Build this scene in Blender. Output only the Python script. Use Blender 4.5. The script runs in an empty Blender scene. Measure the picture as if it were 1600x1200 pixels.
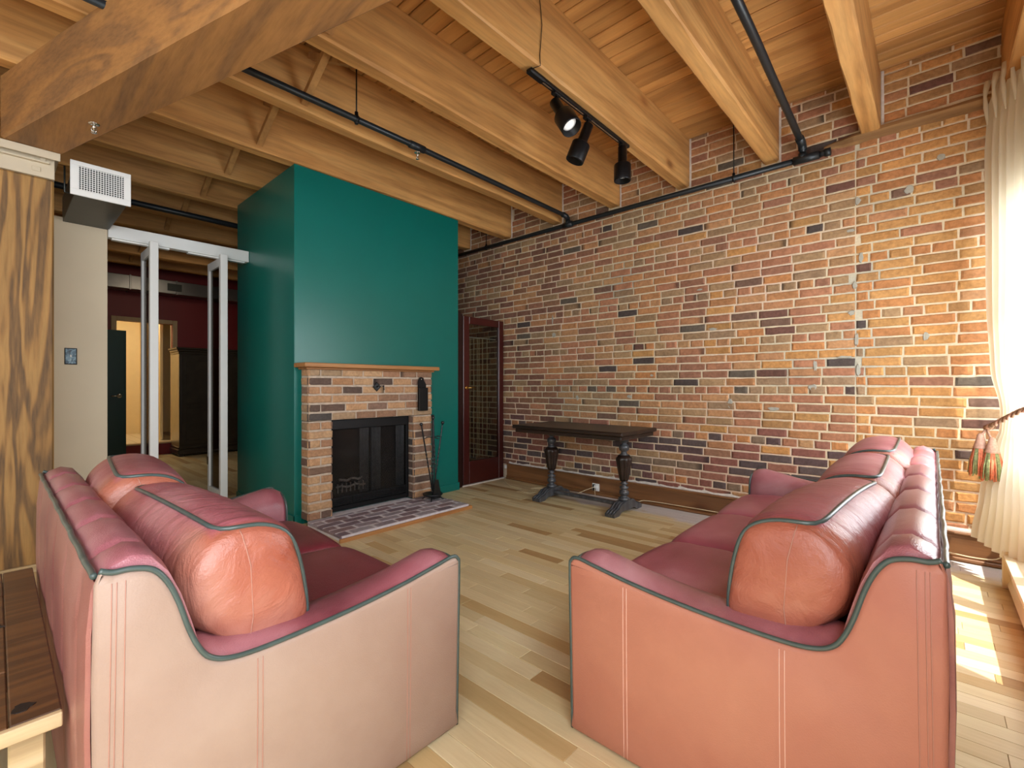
import bpy, bmesh, math, random
from mathutils import Vector, Matrix
from mathutils.geometry import tessellate_polygon
import numpy as np
R = random.Random(7)
sc = bpy.context.scene
COL = sc.collection
PI = math.pi

def S(r, g, b):
    f = lambda c: (c/255/12.92) if c/255 <= .04045 else ((c/255+.055)/1.055)**2.4
    return (f(r), f(g), f(b), 1.0)

# ------------------------------------------------------------------ camera
YH, FPX, YAW = 602.0, 728.0, 42.0
cam = bpy.data.cameras.new('camera'); camo = bpy.data.objects.new('camera', cam); COL.objects.link(camo)
cam.sensor_width = 36; cam.lens = 36*FPX/1600; cam.clip_start = .02
cam.shift_y = (YH-600)/1600
camo.location = (0, 0, 1.2)
camo.rotation_euler = (PI/2, 0, math.radians(YAW-90))
sc.camera = camo
sc.view_settings.view_transform = 'Standard'; sc.view_settings.look = 'None'
sc.view_settings.gamma = 1; sc.view_settings.use_curve_mapping = False
sc.view_settings.exposure = 0.0
sc.cycles.use_denoising = True
sc.cycles.max_bounces = 10; sc.cycles.diffuse_bounces = 6; sc.cycles.glossy_bounces = 3
sc.cycles.sample_clamp_indirect = 6
sc.cycles.caustics_reflective = False; sc.cycles.caustics_refractive = False

# ------------------------------------------------------------------ light
w = bpy.data.worlds.new('world'); sc.world = w; w.use_nodes = True
bg = w.node_tree.nodes['Background']; bg.inputs[0].default_value = (.86, .93, 1.0, 1); bg.inputs[1].default_value = 1.6
sun = bpy.data.lights.new('sun', 'SUN'); suno = bpy.data.objects.new('sun', sun); COL.objects.link(suno)
sun.energy = 9; sun.angle = math.radians(.6); sun.color = (1, .93, .82)
sd = Vector((.47*.5, .88*.5, -.866))
suno.rotation_euler = sd.to_track_quat('-Z', 'Y').to_euler()
suno.location = (2, -4, 6)
def area(name, loc, dirv, sx, sy, power, color=(1, 1, 1)):
    l = bpy.data.lights.new(name, 'AREA'); l.shape = 'RECTANGLE'; l.size = sx; l.size_y = sy; l.energy = power; l.color = color
    o = bpy.data.objects.new(name, l); COL.objects.link(o); o.location = loc
    o.rotation_euler = Vector(dirv).to_track_quat('-Z', 'Z').to_euler(); return o
# window wall daylight, an added side fill light, and the far rooms' lamps
area('daylight_window_near_brick', (3.35, -.62, 1.5), (0, 1, -.05), 1.85, 1.7, 84, (.92, .96, 1))
area('daylight_window_wide', (-1.0, -.62, 1.75), (0, 1, -.05), 2.9, 2.3, 170, (.92, .96, 1))
area('fill_side', (-2.95, 2.2, 1.75), (1, 0, -.02), 3.0, 2.2, 14, (1, .97, .92))  # unseen source added to fill the chimney side of the room
area('bathroom_ceiling_lamp', (1.6, 10.9, 2.9), (0, 0, -1), .8, .6, 22, (1, .86, .64))
area('hallway_ceiling_lamp', (1.9, 7.6, 3.05), (0, .3, -1), .6, .6, 9, (1, .84, .62))

# ------------------------------------------------------------------ object helpers
def tag(o, label=None, cat=None, group=None, kind=None):
    if label: o['label'] = label
    if cat: o['category'] = cat
    if group: o['group'] = group
    if kind: o['kind'] = kind
    return o
def empty(name, loc=(0, 0, 0), rz=0, label=None, cat=None, group=None, kind=None):
    o = bpy.data.objects.new(name, None); COL.objects.link(o); o.location = loc; o.rotation_euler = (0, 0, rz)
    o.empty_display_size = .1
    return tag(o, label, cat, group, kind)
class MB:
    def __init__(s): s.v = []; s.f = []; s.c = []; s.mi = []; s.sm = []
    def add(s, vs, fs, col=None, mi=0, smooth=False):
        n = len(s.v); s.v += [tuple(v) for v in vs]
        s.f += [tuple(i+n for i in f) for f in fs]; s.mi += [mi]*len(fs); s.sm += [smooth]*len(fs)
        if col is None: s.c += [(1, 1, 1, 1)]*len(vs)
        elif isinstance(col, list): s.c += col
        else: s.c += [tuple(col)]*len(vs)
        return s
    def box(s, x0, x1, y0, y1, z0, z1, b=0, col=None, mi=0):
        if b <= 0:
            vs = [(x, y, z) for x in (x0, x1) for y in (y0, y1) for z in (z0, z1)]
            fs = [(0, 1, 3, 2), (4, 6, 7, 5), (0, 4, 5, 1), (2, 3, 7, 6), (0, 2, 6, 4), (1, 5, 7, 3)]
            return s.add(vs, fs, col, mi)
        # chamfered box: three slabs' corners, 24 verts
        c = ((x0+x1)/2, (y0+y1)/2, (z0+z1)/2); h = ((x1-x0)/2, (y1-y0)/2, (z1-z0)/2)
        b = min(b, min(h)*.9); vs = []; idx = {}
        for sx in (-1, 1):
            for sy in (-1, 1):
                for sz in (-1, 1):
                    sg = (sx, sy, sz)
                    for a in range(3):
                        p = [c[k]+sg[k]*(h[k] if k == a else h[k]-b) for k in range(3)]
                        idx[(sg, a)] = len(vs); vs.append(tuple(p))
        fs = []
        for a in range(3):
            o1, o2 = [(1, 2), (2, 0), (0, 1)][a]
            for sgn in (-1, 1):
                q = []
                for (p1, p2) in ((-1, -1), (1, -1), (1, 1), (-1, 1)):
                    g = [0, 0, 0]; g[a] = sgn; g[o1] = p1; g[o2] = p2; q.append(idx[(tuple(g), a)])
                if sgn < 0: q.reverse()
                fs.append(tuple(q))
            for p1 in (-1, 1):
                for p2 in (-1, 1):
                    q = []
                    g0 = [0, 0, 0]; g0[o1] = p1; g0[o2] = p2
                    g1 = list(g0); g0[a] = -1; g1[a] = 1
                    q = [idx[(tuple(g0), o1)], idx[(tuple(g1), o1)], idx[(tuple(g1), o2)], idx[(tuple(g0), o2)]]
                    if p1*p2 > 0: q.reverse()
                    fs.append(tuple(q))
        for sx in (-1, 1):
            for sy in (-1, 1):
                for sz in (-1, 1):
                    q = [idx[((sx, sy, sz), a)] for a in range(3)]
                    if sx*sy*sz < 0: q.reverse()
                    fs.append(tuple(q))
        return s.add(vs, fs, col, mi)
    def loft(s, rings, closed_ring=True, caps=True, mi=0, smooth=True, col=None, mif=None):
        n = len(rings[0]); m = len(rings); vs = [p for r in rings for p in r]; base = len(s.f)
        fs = []; mis = []
        for i in range(m-1):
            for j in range(n if closed_ring else n-1):
                k = (j+1) % n
                fs.append((i*n+j, i*n+k, (i+1)*n+k, (i+1)*n+j)); mis.append(mif(i, j) if mif else mi)
        if caps and closed_ring:
            fs.append(tuple(range(n-1, -1, -1))); mis.append(mif(-1, 0) if mif else mi)
            fs.append(tuple((m-1)*n+j for j in range(n))); mis.append(mif(m, 0) if mif else mi)
        s.add(vs, fs, col, 0, smooth); s.mi[base:] = mis
        return s
    def tube(s, pts, r, seg=8, caps=True, mi=0, rr=None, col=None):
        pts = [Vector(p) for p in pts]; rings = []
        t0 = (pts[1]-pts[0]).normalized()
        up = Vector((0, 0, 1)) if abs(t0.z) < .9 else Vector((1, 0, 0))
        nrm = t0.cross(up).normalized()
        for i, p in enumerate(pts):
            a = pts[max(i-1, 0)]; b = pts[min(i+1, len(pts)-1)]
            t = (b-a); t = t.normalized() if t.length > 1e-9 else t0
            nrm = (nrm - t*nrm.dot(t)); nrm = nrm.normalized() if nrm.length > 1e-6 else t.orthogonal().normalized()
            bi = t.cross(nrm); q = rr[i] if rr else r
            rings.append([tuple(p+nrm*math.cos(2*PI*k/seg)*q+bi*math.sin(2*PI*k/seg)*q) for k in range(seg)])
        return s.loft(rings, True, caps, mi, True, col)
    def lathe(s, axis0, axisdir, prof, seg=20, mi=0, smooth=True):
        a = Vector(axis0); d = Vector(axisdir).normalized(); n = d.orthogonal().normalized(); b = d.cross(n)
        rings = [[tuple(a+d*h+(n*math.cos(2*PI*k/seg)+b*math.sin(2*PI*k/seg))*max(r, 1e-4)) for k in range(seg)] for (h, r) in prof]
        return s.loft(rings, True, True, mi, smooth)
    def build(s, name, mats, parent=None, loc=None, attr=False, sharp=None):
        me = bpy.data.meshes.new(name); me.from_pydata(s.v, [], s.f)
        if not isinstance(mats, (list, tuple)): mats = [mats]
        for m in mats: me.materials.append(m)
        me.polygons.foreach_set('material_index', s.mi); me.polygons.foreach_set('use_smooth', s.sm)
        if attr:
            ca = me.color_attributes.new(name='Col', type='FLOAT_COLOR', domain='POINT')
            ca.data.foreach_set('color', np.array(s.c, dtype=np.float32).ravel())
        me.update()
        if sharp:
            try: me.set_sharp_from_angle(angle=math.radians(sharp))
            except Exception: pass
        o = bpy.data.objects.new(name, me); COL.objects.link(o)
        if parent: o.parent = parent
        if loc: o.location = loc
        return o
def tricaps(o):
    bm = bmesh.new(); bm.from_mesh(o.data)
    big = [f for f in bm.faces if len(f.verts) > 4]
    for f in big: f.smooth = False
    bmesh.ops.triangulate(bm, faces=big, ngon_method='EAR_CLIP')
    bmesh.ops.recalc_face_normals(bm, faces=bm.faces)
    bm.to_mesh(o.data); bm.free(); return o
def fixn(o):
    bm = bmesh.new(); bm.from_mesh(o.data); bmesh.ops.recalc_face_normals(bm, faces=bm.faces); bm.to_mesh(o.data); bm.free(); return o
def B(name, x0, x1, y0, y1, z0, z1, m, parent=None, b=.003):
    return MB().box(x0, x1, y0, y1, z0, z1, b).build(name, m, parent)
def catmull(P, n, closed=False):
    out = []; m = len(P)
    rng = range(m if closed else m-1)
    for i in rng:
        if closed: p0, p1, p2, p3 = P[i-1], P[i], P[(i+1) % m], P[(i+2) % m]
        else: p0, p1, p2, p3 = P[max(i-1, 0)], P[i], P[i+1], P[min(i+2, m-1)]
        for k in range(n):
            t = k/n
            out.append(tuple(.5*((2*b)+(-a+c)*t+(2*a-5*b+4*c-d)*t*t+(-a+3*b-3*c+d)*t**3) for a, b, c, d in zip(p0, p1, p2, p3)))
    if not closed: out.append(tuple(P[-1]))
    return out

# ------------------------------------------------------------------ materials
def newmat(name):
    m = bpy.data.materials.new(name); m.use_nodes = True; nt = m.node_tree
    return m, nt, nt.nodes['Principled BSDF']
def N(nt, t, **kw):
    n = nt.nodes.new(t)
    for k, v in kw.items(): setattr(n, k, v)
    return n
def L(nt, a, b): nt.links.new(a, b)
def ramp(nt, fac, stops):
    r = N(nt, 'ShaderNodeValToRGB'); cr = r.color_ramp
    while len(cr.elements) < len(stops): cr.elements.new(.5)
    for e, (p, c) in zip(cr.elements, stops): e.position = p; e.color = c if len(c) == 4 else (*c, 1)
    L(nt, fac, r.inputs[0]); return r
def mixc(nt, fac, a, b, mode='MIX'):
    m = N(nt, 'ShaderNodeMix', data_type='RGBA', blend_type=mode)
    for i, x in ((0, fac), (6, a), (7, b)):
        if isinstance(x, (int, float, tuple)): m.inputs[i].default_value = x
        else: L(nt, x, m.inputs[i])
    return m.outputs[2]
def noise(nt, vec, scale, detail=3, rough=.5, dist=0):
    n = N(nt, 'ShaderNodeTexNoise'); n.inputs['Scale'].default_value = scale; n.inputs['Detail'].default_value = detail
    n.inputs['Roughness'].default_value = rough; n.inputs['Distortion'].default_value = dist
    if vec is not None: L(nt, vec, n.inputs['Vector'])
    return n.outputs[0]
def mapping(nt, scale=(1, 1, 1), loc=(0, 0, 0), rnd=0):
    tc = N(nt, 'ShaderNodeTexCoord'); mp = N(nt, 'ShaderNodeMapping'); mp.inputs['Scale'].default_value = scale; mp.inputs['Location'].default_value = loc
    v = tc.outputs['Object']
    if rnd:
        oi = N(nt, 'ShaderNodeObjectInfo'); mm = N(nt, 'ShaderNodeMath', operation='MULTIPLY'); mm.inputs[1].default_value = rnd; L(nt, oi.outputs['Random'], mm.inputs[0])
        va = N(nt, 'ShaderNodeVectorMath', operation='ADD'); L(nt, v, va.inputs[0]); L(nt, mm.outputs[0], va.inputs[1]); v = va.outputs[0]
    L(nt, v, mp.inputs[0]); return mp.outputs[0]
def bump(nt, bs, h, strength=.3, dist=.01):
    b = N(nt, 'ShaderNodeBump'); b.inputs['Strength'].default_value = strength; b.inputs['Distance'].default_value = dist
    L(nt, h, b.inputs['Height']); L(nt, b.outputs[0], bs.inputs['Normal'])
def plain(name, col, rough=.5, metal=0, nz=0, coat=0, scale=8, bmp=0, spec=None):
    m, nt, bs = newmat(name)
    bs.inputs['Roughness'].default_value = rough; bs.inputs['Metallic'].default_value = metal
    if coat: bs.inputs['Coat Weight'].default_value = coat; bs.inputs['Coat Roughness'].default_value = .25
    if spec is not None: bs.inputs['Specular IOR Level'].default_value = spec
    v = mapping(nt); n = noise(nt, v, scale, 4)
    a = tuple(c*(1-nz) for c in col[:3])+(1,); b = tuple(min(1, c*(1+nz)) for c in col[:3])+(1,)
    r = ramp(nt, n, [(.3, a), (.7, b)]); L(nt, r.outputs[0], bs.inputs['Base Color'])
    if bmp: bump(nt, bs, noise(nt, v, scale*6, 4), bmp, .004)
    return m
def wood(name, base, dark, light, axis='x', fine=60, rings=6, rough=.6, knots=True, contrast=1.0, perobj=.0, stretch=.06, rnd=0, bmp=.25, coat=0, ringamt=.6, bands=None):
    m, nt, bs = newmat(name); bs.inputs['Roughness'].default_value = rough
    if coat: bs.inputs['Coat Weight'].default_value = coat; bs.inputs['Coat Roughness'].default_value = .2
    sc_ = {'x': (stretch, 1, 1), 'y': (1, stretch, 1), 'p': (1, stretch, 1), 'z': (1, 1, stretch)}[axis]
    v = mapping(nt, sc_, rnd=rnd)
    big = noise(nt, v, rings*.6, 3, .5, .6)
    wv = N(nt, 'ShaderNodeMath', operation='MULTIPLY'); wv.inputs[1].default_value = bands or rings*9; L(nt, big, wv.inputs[0])
    sn = N(nt, 'ShaderNodeMath', operation='SINE'); L(nt, wv.outputs[0], sn.inputs[0])
    mr = N(nt, 'ShaderNodeMapRange'); mr.inputs[1].default_value = -1; mr.inputs[2].default_value = 1; L(nt, sn.outputs[0], mr.inputs[0])
    fn = noise(nt, v, fine, 4, .6)
    c1 = ramp(nt, mr.outputs[0], [(.1, dark), (.55, base), (.9, light)]).outputs[0]
    c0 = mixc(nt, ringamt, base, c1)
    c2 = ramp(nt, fn, [(.3, tuple(x*(1-.35*contrast) for x in base[:3])+(1,)), (.6, tuple(min(1, x*1.06) for x in base[:3])+(1,))]).outputs[0]
    col = mixc(nt, .45, c0, c2)
    pn = noise(nt, mapping(nt, (.8, .8, .8), rnd=rnd), 2.2, 3)
    col = mixc(nt, .5, col, ramp(nt, pn, [(.35, tuple(x*.72 for x in (1, 1, 1))+(1,)), (.65, (1, 1, 1, 1))]).outputs[0], 'MULTIPLY')
    if knots:
        vo = N(nt, 'ShaderNodeTexVoronoi'); vo.inputs['Scale'].default_value = 2.3; vo.inputs['Randomness'].default_value = 1
        ks = {'x': (.45, .05, 1), 'y': (.05, .45, 1), 'z': (1, .05, .45), 'p': (1, .45, .05)}[axis]
        L(nt, mapping(nt, ks, (.3, .2, .1), rnd=rnd), vo.inputs['Vector'])
        kr = ramp(nt, vo.outputs['Distance'], [(.03, (.34, .24, .17, 1)), (.06, (.62, .48, .38, 1)), (.10, (.9, .84, .78, 1)), (.15, (1, 1, 1, 1))])
        col = mixc(nt, .85, col, kr.outputs[0], 'MULTIPLY')
    if perobj:
        oi = N(nt, 'ShaderNodeObjectInfo'); pr = ramp(nt, oi.outputs['Random'], [(0, (1-perobj,)*3+(1,)), (1, (1, 1, 1, 1))])
        col = mixc(nt, 1.0, col, pr.outputs[0], 'MULTIPLY')
    L(nt, col, bs.inputs['Base Color'])
    if bmp: bump(nt, bs, fn, bmp, .004)
    return m
def attrmat(name, rough=.85, nscale=40, namt=.35, bmp=.5, coat=0):
    m, nt, bs = newmat(name); bs.inputs['Roughness'].default_value = rough
    at = N(nt, 'ShaderNodeAttribute', attribute_name='Col')
    v = mapping(nt); n = noise(nt, v, nscale, 4, .6); n2 = noise(nt, v, nscale*.25, 3, .5)
    col = mixc(nt, namt, at.outputs[0], ramp(nt, n, [(.3, (.55, .52, .5, 1)), (.65, (1.0, 1.0, 1.0, 1))]).outputs[0], 'MULTIPLY')
    col = mixc(nt, namt, col, ramp(nt, n2, [(.35, (.75, .72, .7, 1)), (.65, (1, 1, 1, 1))]).outputs[0], 'MULTIPLY')
    L(nt, col, bs.inputs['Base Color']); bump(nt, bs, n, bmp, .004)
    if coat: bs.inputs['Coat Weight'].default_value = coat; bs.inputs['Coat Roughness'].default_value = .3
    return m
def leather(name, base, worn, dark, rough=.42, coat=.15, wrinkle=.35, sc_=3.0):
    m, nt, bs = newmat(name); bs.inputs['Roughness'].default_value = rough
    bs.inputs['Coat Weight'].default_value = coat; bs.inputs['Coat Roughness'].default_value = .35
    v = mapping(nt); n = noise(nt, v, sc_, 4, .55, .3); n2 = noise(nt, v, sc_*7, 4, .6)
    col = ramp(nt, n, [(.28, dark), (.5, base), (.74, worn)]).outputs[0]
    col = mixc(nt, .25, col, ramp(nt, n2, [(.3, (.8, .76, .74, 1)), (.7, (1, 1, 1, 1))]).outputs[0], 'MULTIPLY')
    L(nt, col, bs.inputs['Base Color'])
    vo = N(nt, 'ShaderNodeTexVoronoi'); vo.inputs['Scale'].default_value = 260; L(nt, v, vo.inputs['Vector'])
    ad = N(nt, 'ShaderNodeMath', operation='MULTIPLY_ADD'); L(nt, n2, ad.inputs[0]); ad.inputs[1].default_value = 2.2
    L(nt, vo.outputs['Distance'], ad.inputs[2]); bump(nt, bs, ad.outputs[0], wrinkle, .003)
    return m
def glassmat(name, tint=(1, 1, 1, 1), mixv=.12, rough=.02):
    m, nt, bs = newmat(name)
    tr = N(nt, 'ShaderNodeBsdfTransparent'); tr.inputs[0].default_value = tint
    gl = N(nt, 'ShaderNodeBsdfGlossy'); gl.inputs['Roughness'].default_value = rough
    mx = N(nt, 'ShaderNodeMixShader'); mx.inputs[0].default_value = mixv
    L(nt, tr.outputs[0], mx.inputs[1]); L(nt, gl.outputs[0], mx.inputs[2]); L(nt, mx.outputs[0], nt.nodes['Material Output'].inputs[0])
    return m
def emit(name, col, st):
    m, nt, bs = newmat(name); bs.inputs['Emission Color'].default_value = col; bs.inputs['Emission Strength'].default_value = st
    bs.inputs['Base Color'].default_value = col; return m

M = {}
M['joist'] = wood('joist_wood', S(212, 158, 92), S(160, 106, 52), S(228, 178, 110), 'x', 40, 4.2, .62, perobj=.12, rnd=20, stretch=.07, ringamt=.55, bands=40, contrast=1.5)
M['plank'] = wood('ceiling_wood', S(216, 160, 92), S(150, 102, 54), S(230, 180, 110), 'p', 30, 4, .6, perobj=.3, rnd=30, stretch=.08)
M['girder'] = wood('girder_wood', S(160, 114, 66), S(84, 68, 56), S(188, 136, 76), 'y', 60, 5.0, .65, rnd=5, stretch=.10, ringamt=.5, contrast=1.5, bands=34)
M['post'] = wood('post_wood', S(160, 118, 64), S(66, 52, 38), S(180, 140, 80), 'z', 60, 9, .68, rnd=3, stretch=.09, ringamt=1.0, contrast=1.6, bands=46)
M['strut'] = wood('strut_wood', S(190, 142, 84), S(150, 104, 58), S(206, 160, 98), 'z', 40, 4, .65, knots=False, perobj=.1)
M['mantel'] = wood('mantel_wood', S(176, 122, 70), S(128, 78, 42), S(192, 140, 84), 'x', 60, 5, .5, perobj=0)
M['baseboard'] = wood('baseboard_wood', S(132, 90, 54), S(92, 58, 34), S(150, 104, 64), 'y', 60, 5, .5)
M['ledge'] = wood('ledge_wood', S(160, 122, 78), S(110, 78, 48), S(190, 150, 100), 'y', 40, 5, .8)
M['workbench'] = wood('workbench_wood', S(96, 62, 34), S(48, 30, 20), S(122, 82, 44), 'x', 50, 6, .45, rnd=9, perobj=.1, coat=.2, contrast=1.3)
M['benchedge'] = wood('bench_edge_wood', S(196, 172, 130), S(150, 120, 80), S(214, 194, 156), 'x', 60, 6, .6, knots=False)
M['mahogany'] = plain('mahogany_paint', S(62, 14, 13), .3, nz=.12, coat=.3)
M['mahogdark'] = plain('mahogany_dark', S(34, 8, 8), .35, nz=.1)
M['green'] = plain('green_wall_paint', S(0, 106, 97), .33, nz=.05, coat=.1, scale=2)
M['cream'] = plain('cream_wall_paint', S(206, 192, 166), .7, nz=.03, scale=3)
M['red'] = plain('red_wall_paint', S(122, 18, 18), .5, nz=.06, scale=2)
M['white'] = plain('white_paint', S(226, 228, 226), .4, nz=.02)
M['ivory'] = plain('ivory_paint', S(222, 208, 172), .45, nz=.04)
M['bath'] = plain('bathroom_wall_paint', S(232, 214, 170), .6, nz=.02)
M['casing'] = plain('tan_casing_paint', S(188, 160, 118), .5, nz=.04)
M['hearthwhite'] = plain('white_hearth_joint', S(208, 204, 208), .9, nz=.1, scale=30, bmp=.3)
M['firemortar'] = plain('tan_fire_mortar', S(186, 170, 152), .95, nz=.15, scale=30, bmp=.4)
M['black'] = plain('black_metal', S(26, 27, 29), .42, .6, nz=.1)
M['iron'] = plain('wrought_iron', S(58, 60, 62), .32, .8, nz=.2, bmp=.2, scale=30)
M['pipe'] = plain('black_pipe_paint', S(36, 42, 46), .38, .3, nz=.1)
M['bracket'] = plain('cream_steel_paint', S(196, 184, 160), .5, nz=.05)
M['galv'] = plain('galvanized_duct', S(130, 128, 126), .32, .85, nz=.15, scale=3, bmp=.15)
M['ductdark'] = plain('dark_duct_metal', S(60, 62, 58), .4, .6, nz=.1)
M['chrome'] = plain('chrome', S(210, 208, 200), .2, 1)
M['brass'] = plain('brass', S(190, 150, 80), .25, .9)
M['darkwood'] = wood('dark_table_wood', S(42, 28, 22), S(22, 15, 12), S(58, 40, 30), 'y', 50, 5, .42, knots=False, coat=.1)
M['greywood'] = wood('grey_turned_wood', S(74, 76, 80), S(44, 44, 48), S(100, 104, 110), 'z', 60, 6, .38, knots=False, coat=.2)
M['armoire'] = plain('black_brown_lacquer', S(50, 42, 33), .3, nz=.25, coat=.3)
M['armside_lit'] = plain('armoire_side_lit', S(180, 164, 124), .25, nz=.08, coat=.5)  # cream tone paints in the light falling on the black armoire's side
M['greendoor'] = plain('dark_green_door', S(8, 50, 42), .35, nz=.08)
M['tile'] = plain('white_tile', S(216, 204, 176), .3, nz=.04)
M['piping'] = plain('grey_green_piping', S(62, 78, 76), .35, nz=.15, coat=.2, scale=20)
M['thread'] = plain('pale_thread', S(226, 186, 170), .7, nz=.05)
M['threaddark'] = plain('tan_thread', S(176, 128, 112), .7, nz=.05)
M['side_l'] = leather('leather_faded_salmon', S(156, 132, 118), S(162, 140, 126), S(148, 120, 108), .5, .08, .12, 2)
M['side_r'] = leather('leather_salmon', S(172, 112, 92), S(178, 120, 98), S(164, 100, 86), .5, .08, .12, 2)
M['maroon'] = leather('leather_maroon', S(122, 46, 58), S(152, 84, 94), S(98, 30, 42), .36, .25, .3, 2.2)
M['mauve_r'] = leather('leather_mauve_worn', S(168, 108, 116), S(188, 142, 148), S(134, 72, 82), .3, .3, .25, 3)
M['maroon_r'] = leather('leather_maroon_worn', S(158, 84, 98), S(184, 122, 134), S(132, 58, 72), .36, .25, .3, 2.2)
M['mauve'] = leather('leather_mauve', S(150, 86, 96), S(176, 122, 130), S(118, 54, 66), .34, .25, .25, 3)
M['backskin'] = leather('leather_back_rosy', S(150, 96, 86), S(170, 122, 112), S(124, 66, 66), .5, .1, .15, 2.5)
M['orange0'] = leather('leather_orange', S(200, 104, 72), S(222, 152, 122), S(176, 74, 46), .42, .15, .3, 3.4)
m, nt, bs = newmat('cushion_leather'); bs.inputs['Roughness'].default_value = .38; bs.inputs['Coat Weight'].default_value = .2; bs.inputs['Coat Roughness'].default_value = .35
v = mapping(nt); n = noise(nt, v, 3.2, 4, .55, .3); n2 = noise(nt, v, 22, 4, .6)
ca_ = ramp(nt, n, [(.28, S(136, 66, 76)), (.5, S(164, 94, 104)), (.74, S(190, 134, 140))]).outputs[0]
cb_ = ramp(nt, n, [(.28, S(146, 74, 54)), (.5, S(166, 98, 78)), (.74, S(186, 134, 118))]).outputs[0]
at = N(nt, 'ShaderNodeAttribute', attribute_name='Col'); cc = mixc(nt, at.outputs['Fac'], ca_, cb_)
cc = mixc(nt, .25, cc, ramp(nt, n2, [(.3, (.8, .76, .74, 1)), (.7, (1, 1, 1, 1))]).outputs[0], 'MULTIPLY')
L(nt, cc, bs.inputs['Base Color'])
wk = noise(nt, mapping(nt, (2.4, .8, .9)), 7, 5, .6, 1.2); fn = noise(nt, v, 150, 3, .6)
ad = N(nt, 'ShaderNodeMath', operation='MULTIPLY_ADD'); L(nt, fn, ad.inputs[0]); ad.inputs[1].default_value = .12; L(nt, wk, ad.inputs[2]); bump(nt, bs, ad.outputs[0], .55, .02)
M['cushion'] = m
M['darkcloth'] = plain('black_underside', S(24, 20, 20), .9)
M['brick'] = attrmat('brick_clay', .92, 42, .6, .7)
M['hearthbrick'] = attrmat('hearth_brick', .7, 40, .5, .4)
M['floor'] = None
M['mirrorglass'] = glassmat('door_glass', (.66, .66, .62, 1), .07, .03)
M['leafglass'] = glassmat('leaf_glass', (.42, .38, .34, 1), .16, .04)
M['winglass'] = glassmat('window_glass', (1, 1, 1, 1), .04)
M['fireglass'] = glassmat('fire_glass', (.85, .85, .85, 1), .012, .12)
M['bulb'] = emit('bulb_face', (.9, .9, .86, 1), .3)

# mortar
m, nt, bs = newmat('mortar'); bs.inputs['Roughness'].default_value = .95
v = mapping(nt); n1 = noise(nt, v, 60, 4, .6); n2 = noise(nt, v, 1.1, 3, .5); 
cc = ramp(nt, n2, [(.35, S(226, 204, 180)), (.58, S(220, 206, 174)), (.70, S(190, 186, 168))]).outputs[0]
cc = mixc(nt, .4, cc, ramp(nt, n1, [(.3, (.62, .6, .58, 1)), (.65, (1, 1, 1, 1))]).outputs[0], 'MULTIPLY')
L(nt, cc, bs.inputs['Base Color']); bump(nt, bs, n1, .6, .006); M['mortar'] = m
M['mortarwhite'] = plain('pale_mortar', S(214, 208, 200), .95, nz=.12, scale=30, bmp=.5)
M['mortargrey'] = plain('grey_cement', S(168, 166, 154), .95, nz=.12, scale=30, bmp=.5)
M['hearthmortar'] = plain('white_hearth_mortar', S(200, 192, 184), .9, nz=.1, scale=30, bmp=.3)
# curtain: thin cream cloth
m, nt, bs = newmat('curtain_cloth'); bs.inputs['Roughness'].default_value = .85
bs.inputs['Base Color'].default_value = S(236, 229, 208)
tl = N(nt, 'ShaderNodeBsdfTranslucent'); tl.inputs[0].default_value = S(246, 240, 222)
mx = N(nt, 'ShaderNodeMixShader'); mx.inputs[0].default_value = .5
L(nt, bs.outputs[0], mx.inputs[1]); L(nt, tl.outputs[0], mx.inputs[2]); L(nt, mx.outputs[0], nt.nodes['Material Output'].inputs[0])
M['curtain'] = m
# floor planks: maple, colour per plank from the attribute, whitish paint wear along the brick wall
m, nt, bs = newmat('maple_floor'); bs.inputs['Roughness'].default_value = .36
at = N(nt, 'ShaderNodeAttribute', attribute_name='Col')
v = mapping(nt, (1, .07, 1)); fn = noise(nt, v, 70, 4, .6); bn = noise(nt, v, 9, 3, .5, .5)
cc = mixc(nt, .4, at.outputs[0], ramp(nt, fn, [(.3, (.78, .72, .62, 1)), (.62, (1, 1, 1, 1))]).outputs[0], 'MULTIPLY')
cc = mixc(nt, .35, cc, ramp(nt, bn, [(.3, (.80, .72, .6, 1)), (.55, (1, 1, 1, 1))]).outputs[0], 'MULTIPLY')
tc = N(nt, 'ShaderNodeTexCoord'); sx = N(nt, 'ShaderNodeSeparateXYZ'); L(nt, tc.outputs['Object'], sx.inputs[0])
wn = noise(nt, mapping(nt, (1, .5, 1)), 3.5, 4, .6)
a1 = N(nt, 'ShaderNodeMath', operation='MULTIPLY_ADD'); L(nt, wn, a1.inputs[0]); a1.inputs[1].default_value = 1.1; L(nt, sx.outputs[0], a1.inputs[2])
mr1 = N(nt, 'ShaderNodeMapRange'); mr1.inputs[1].default_value = 4.58; mr1.inputs[2].default_value = 4.72; L(nt, a1.outputs[0], mr1.inputs[0])
mr2 = N(nt, 'ShaderNodeMapRange'); mr2.inputs[1].default_value = 3.3; mr2.inputs[2].default_value = 2.7; L(nt, sx.outputs[1], mr2.inputs[0])
mm = N(nt, 'ShaderNodeMath', operation='MULTIPLY'); L(nt, mr1.outputs[0], mm.inputs[0]); L(nt, mr2.outputs[0], mm.inputs[1])
mm2 = N(nt, 'ShaderNodeMath', operation='MULTIPLY'); L(nt, mm.outputs[0], mm2.inputs[0]); mm2.inputs[1].default_value = .8
cc = mixc(nt, mm2.outputs[0], cc, S(208, 206, 212))
L(nt, cc, bs.inputs['Base Color']); bump(nt, bs, fn, .06, .002)
M['floor'] = m

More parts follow.
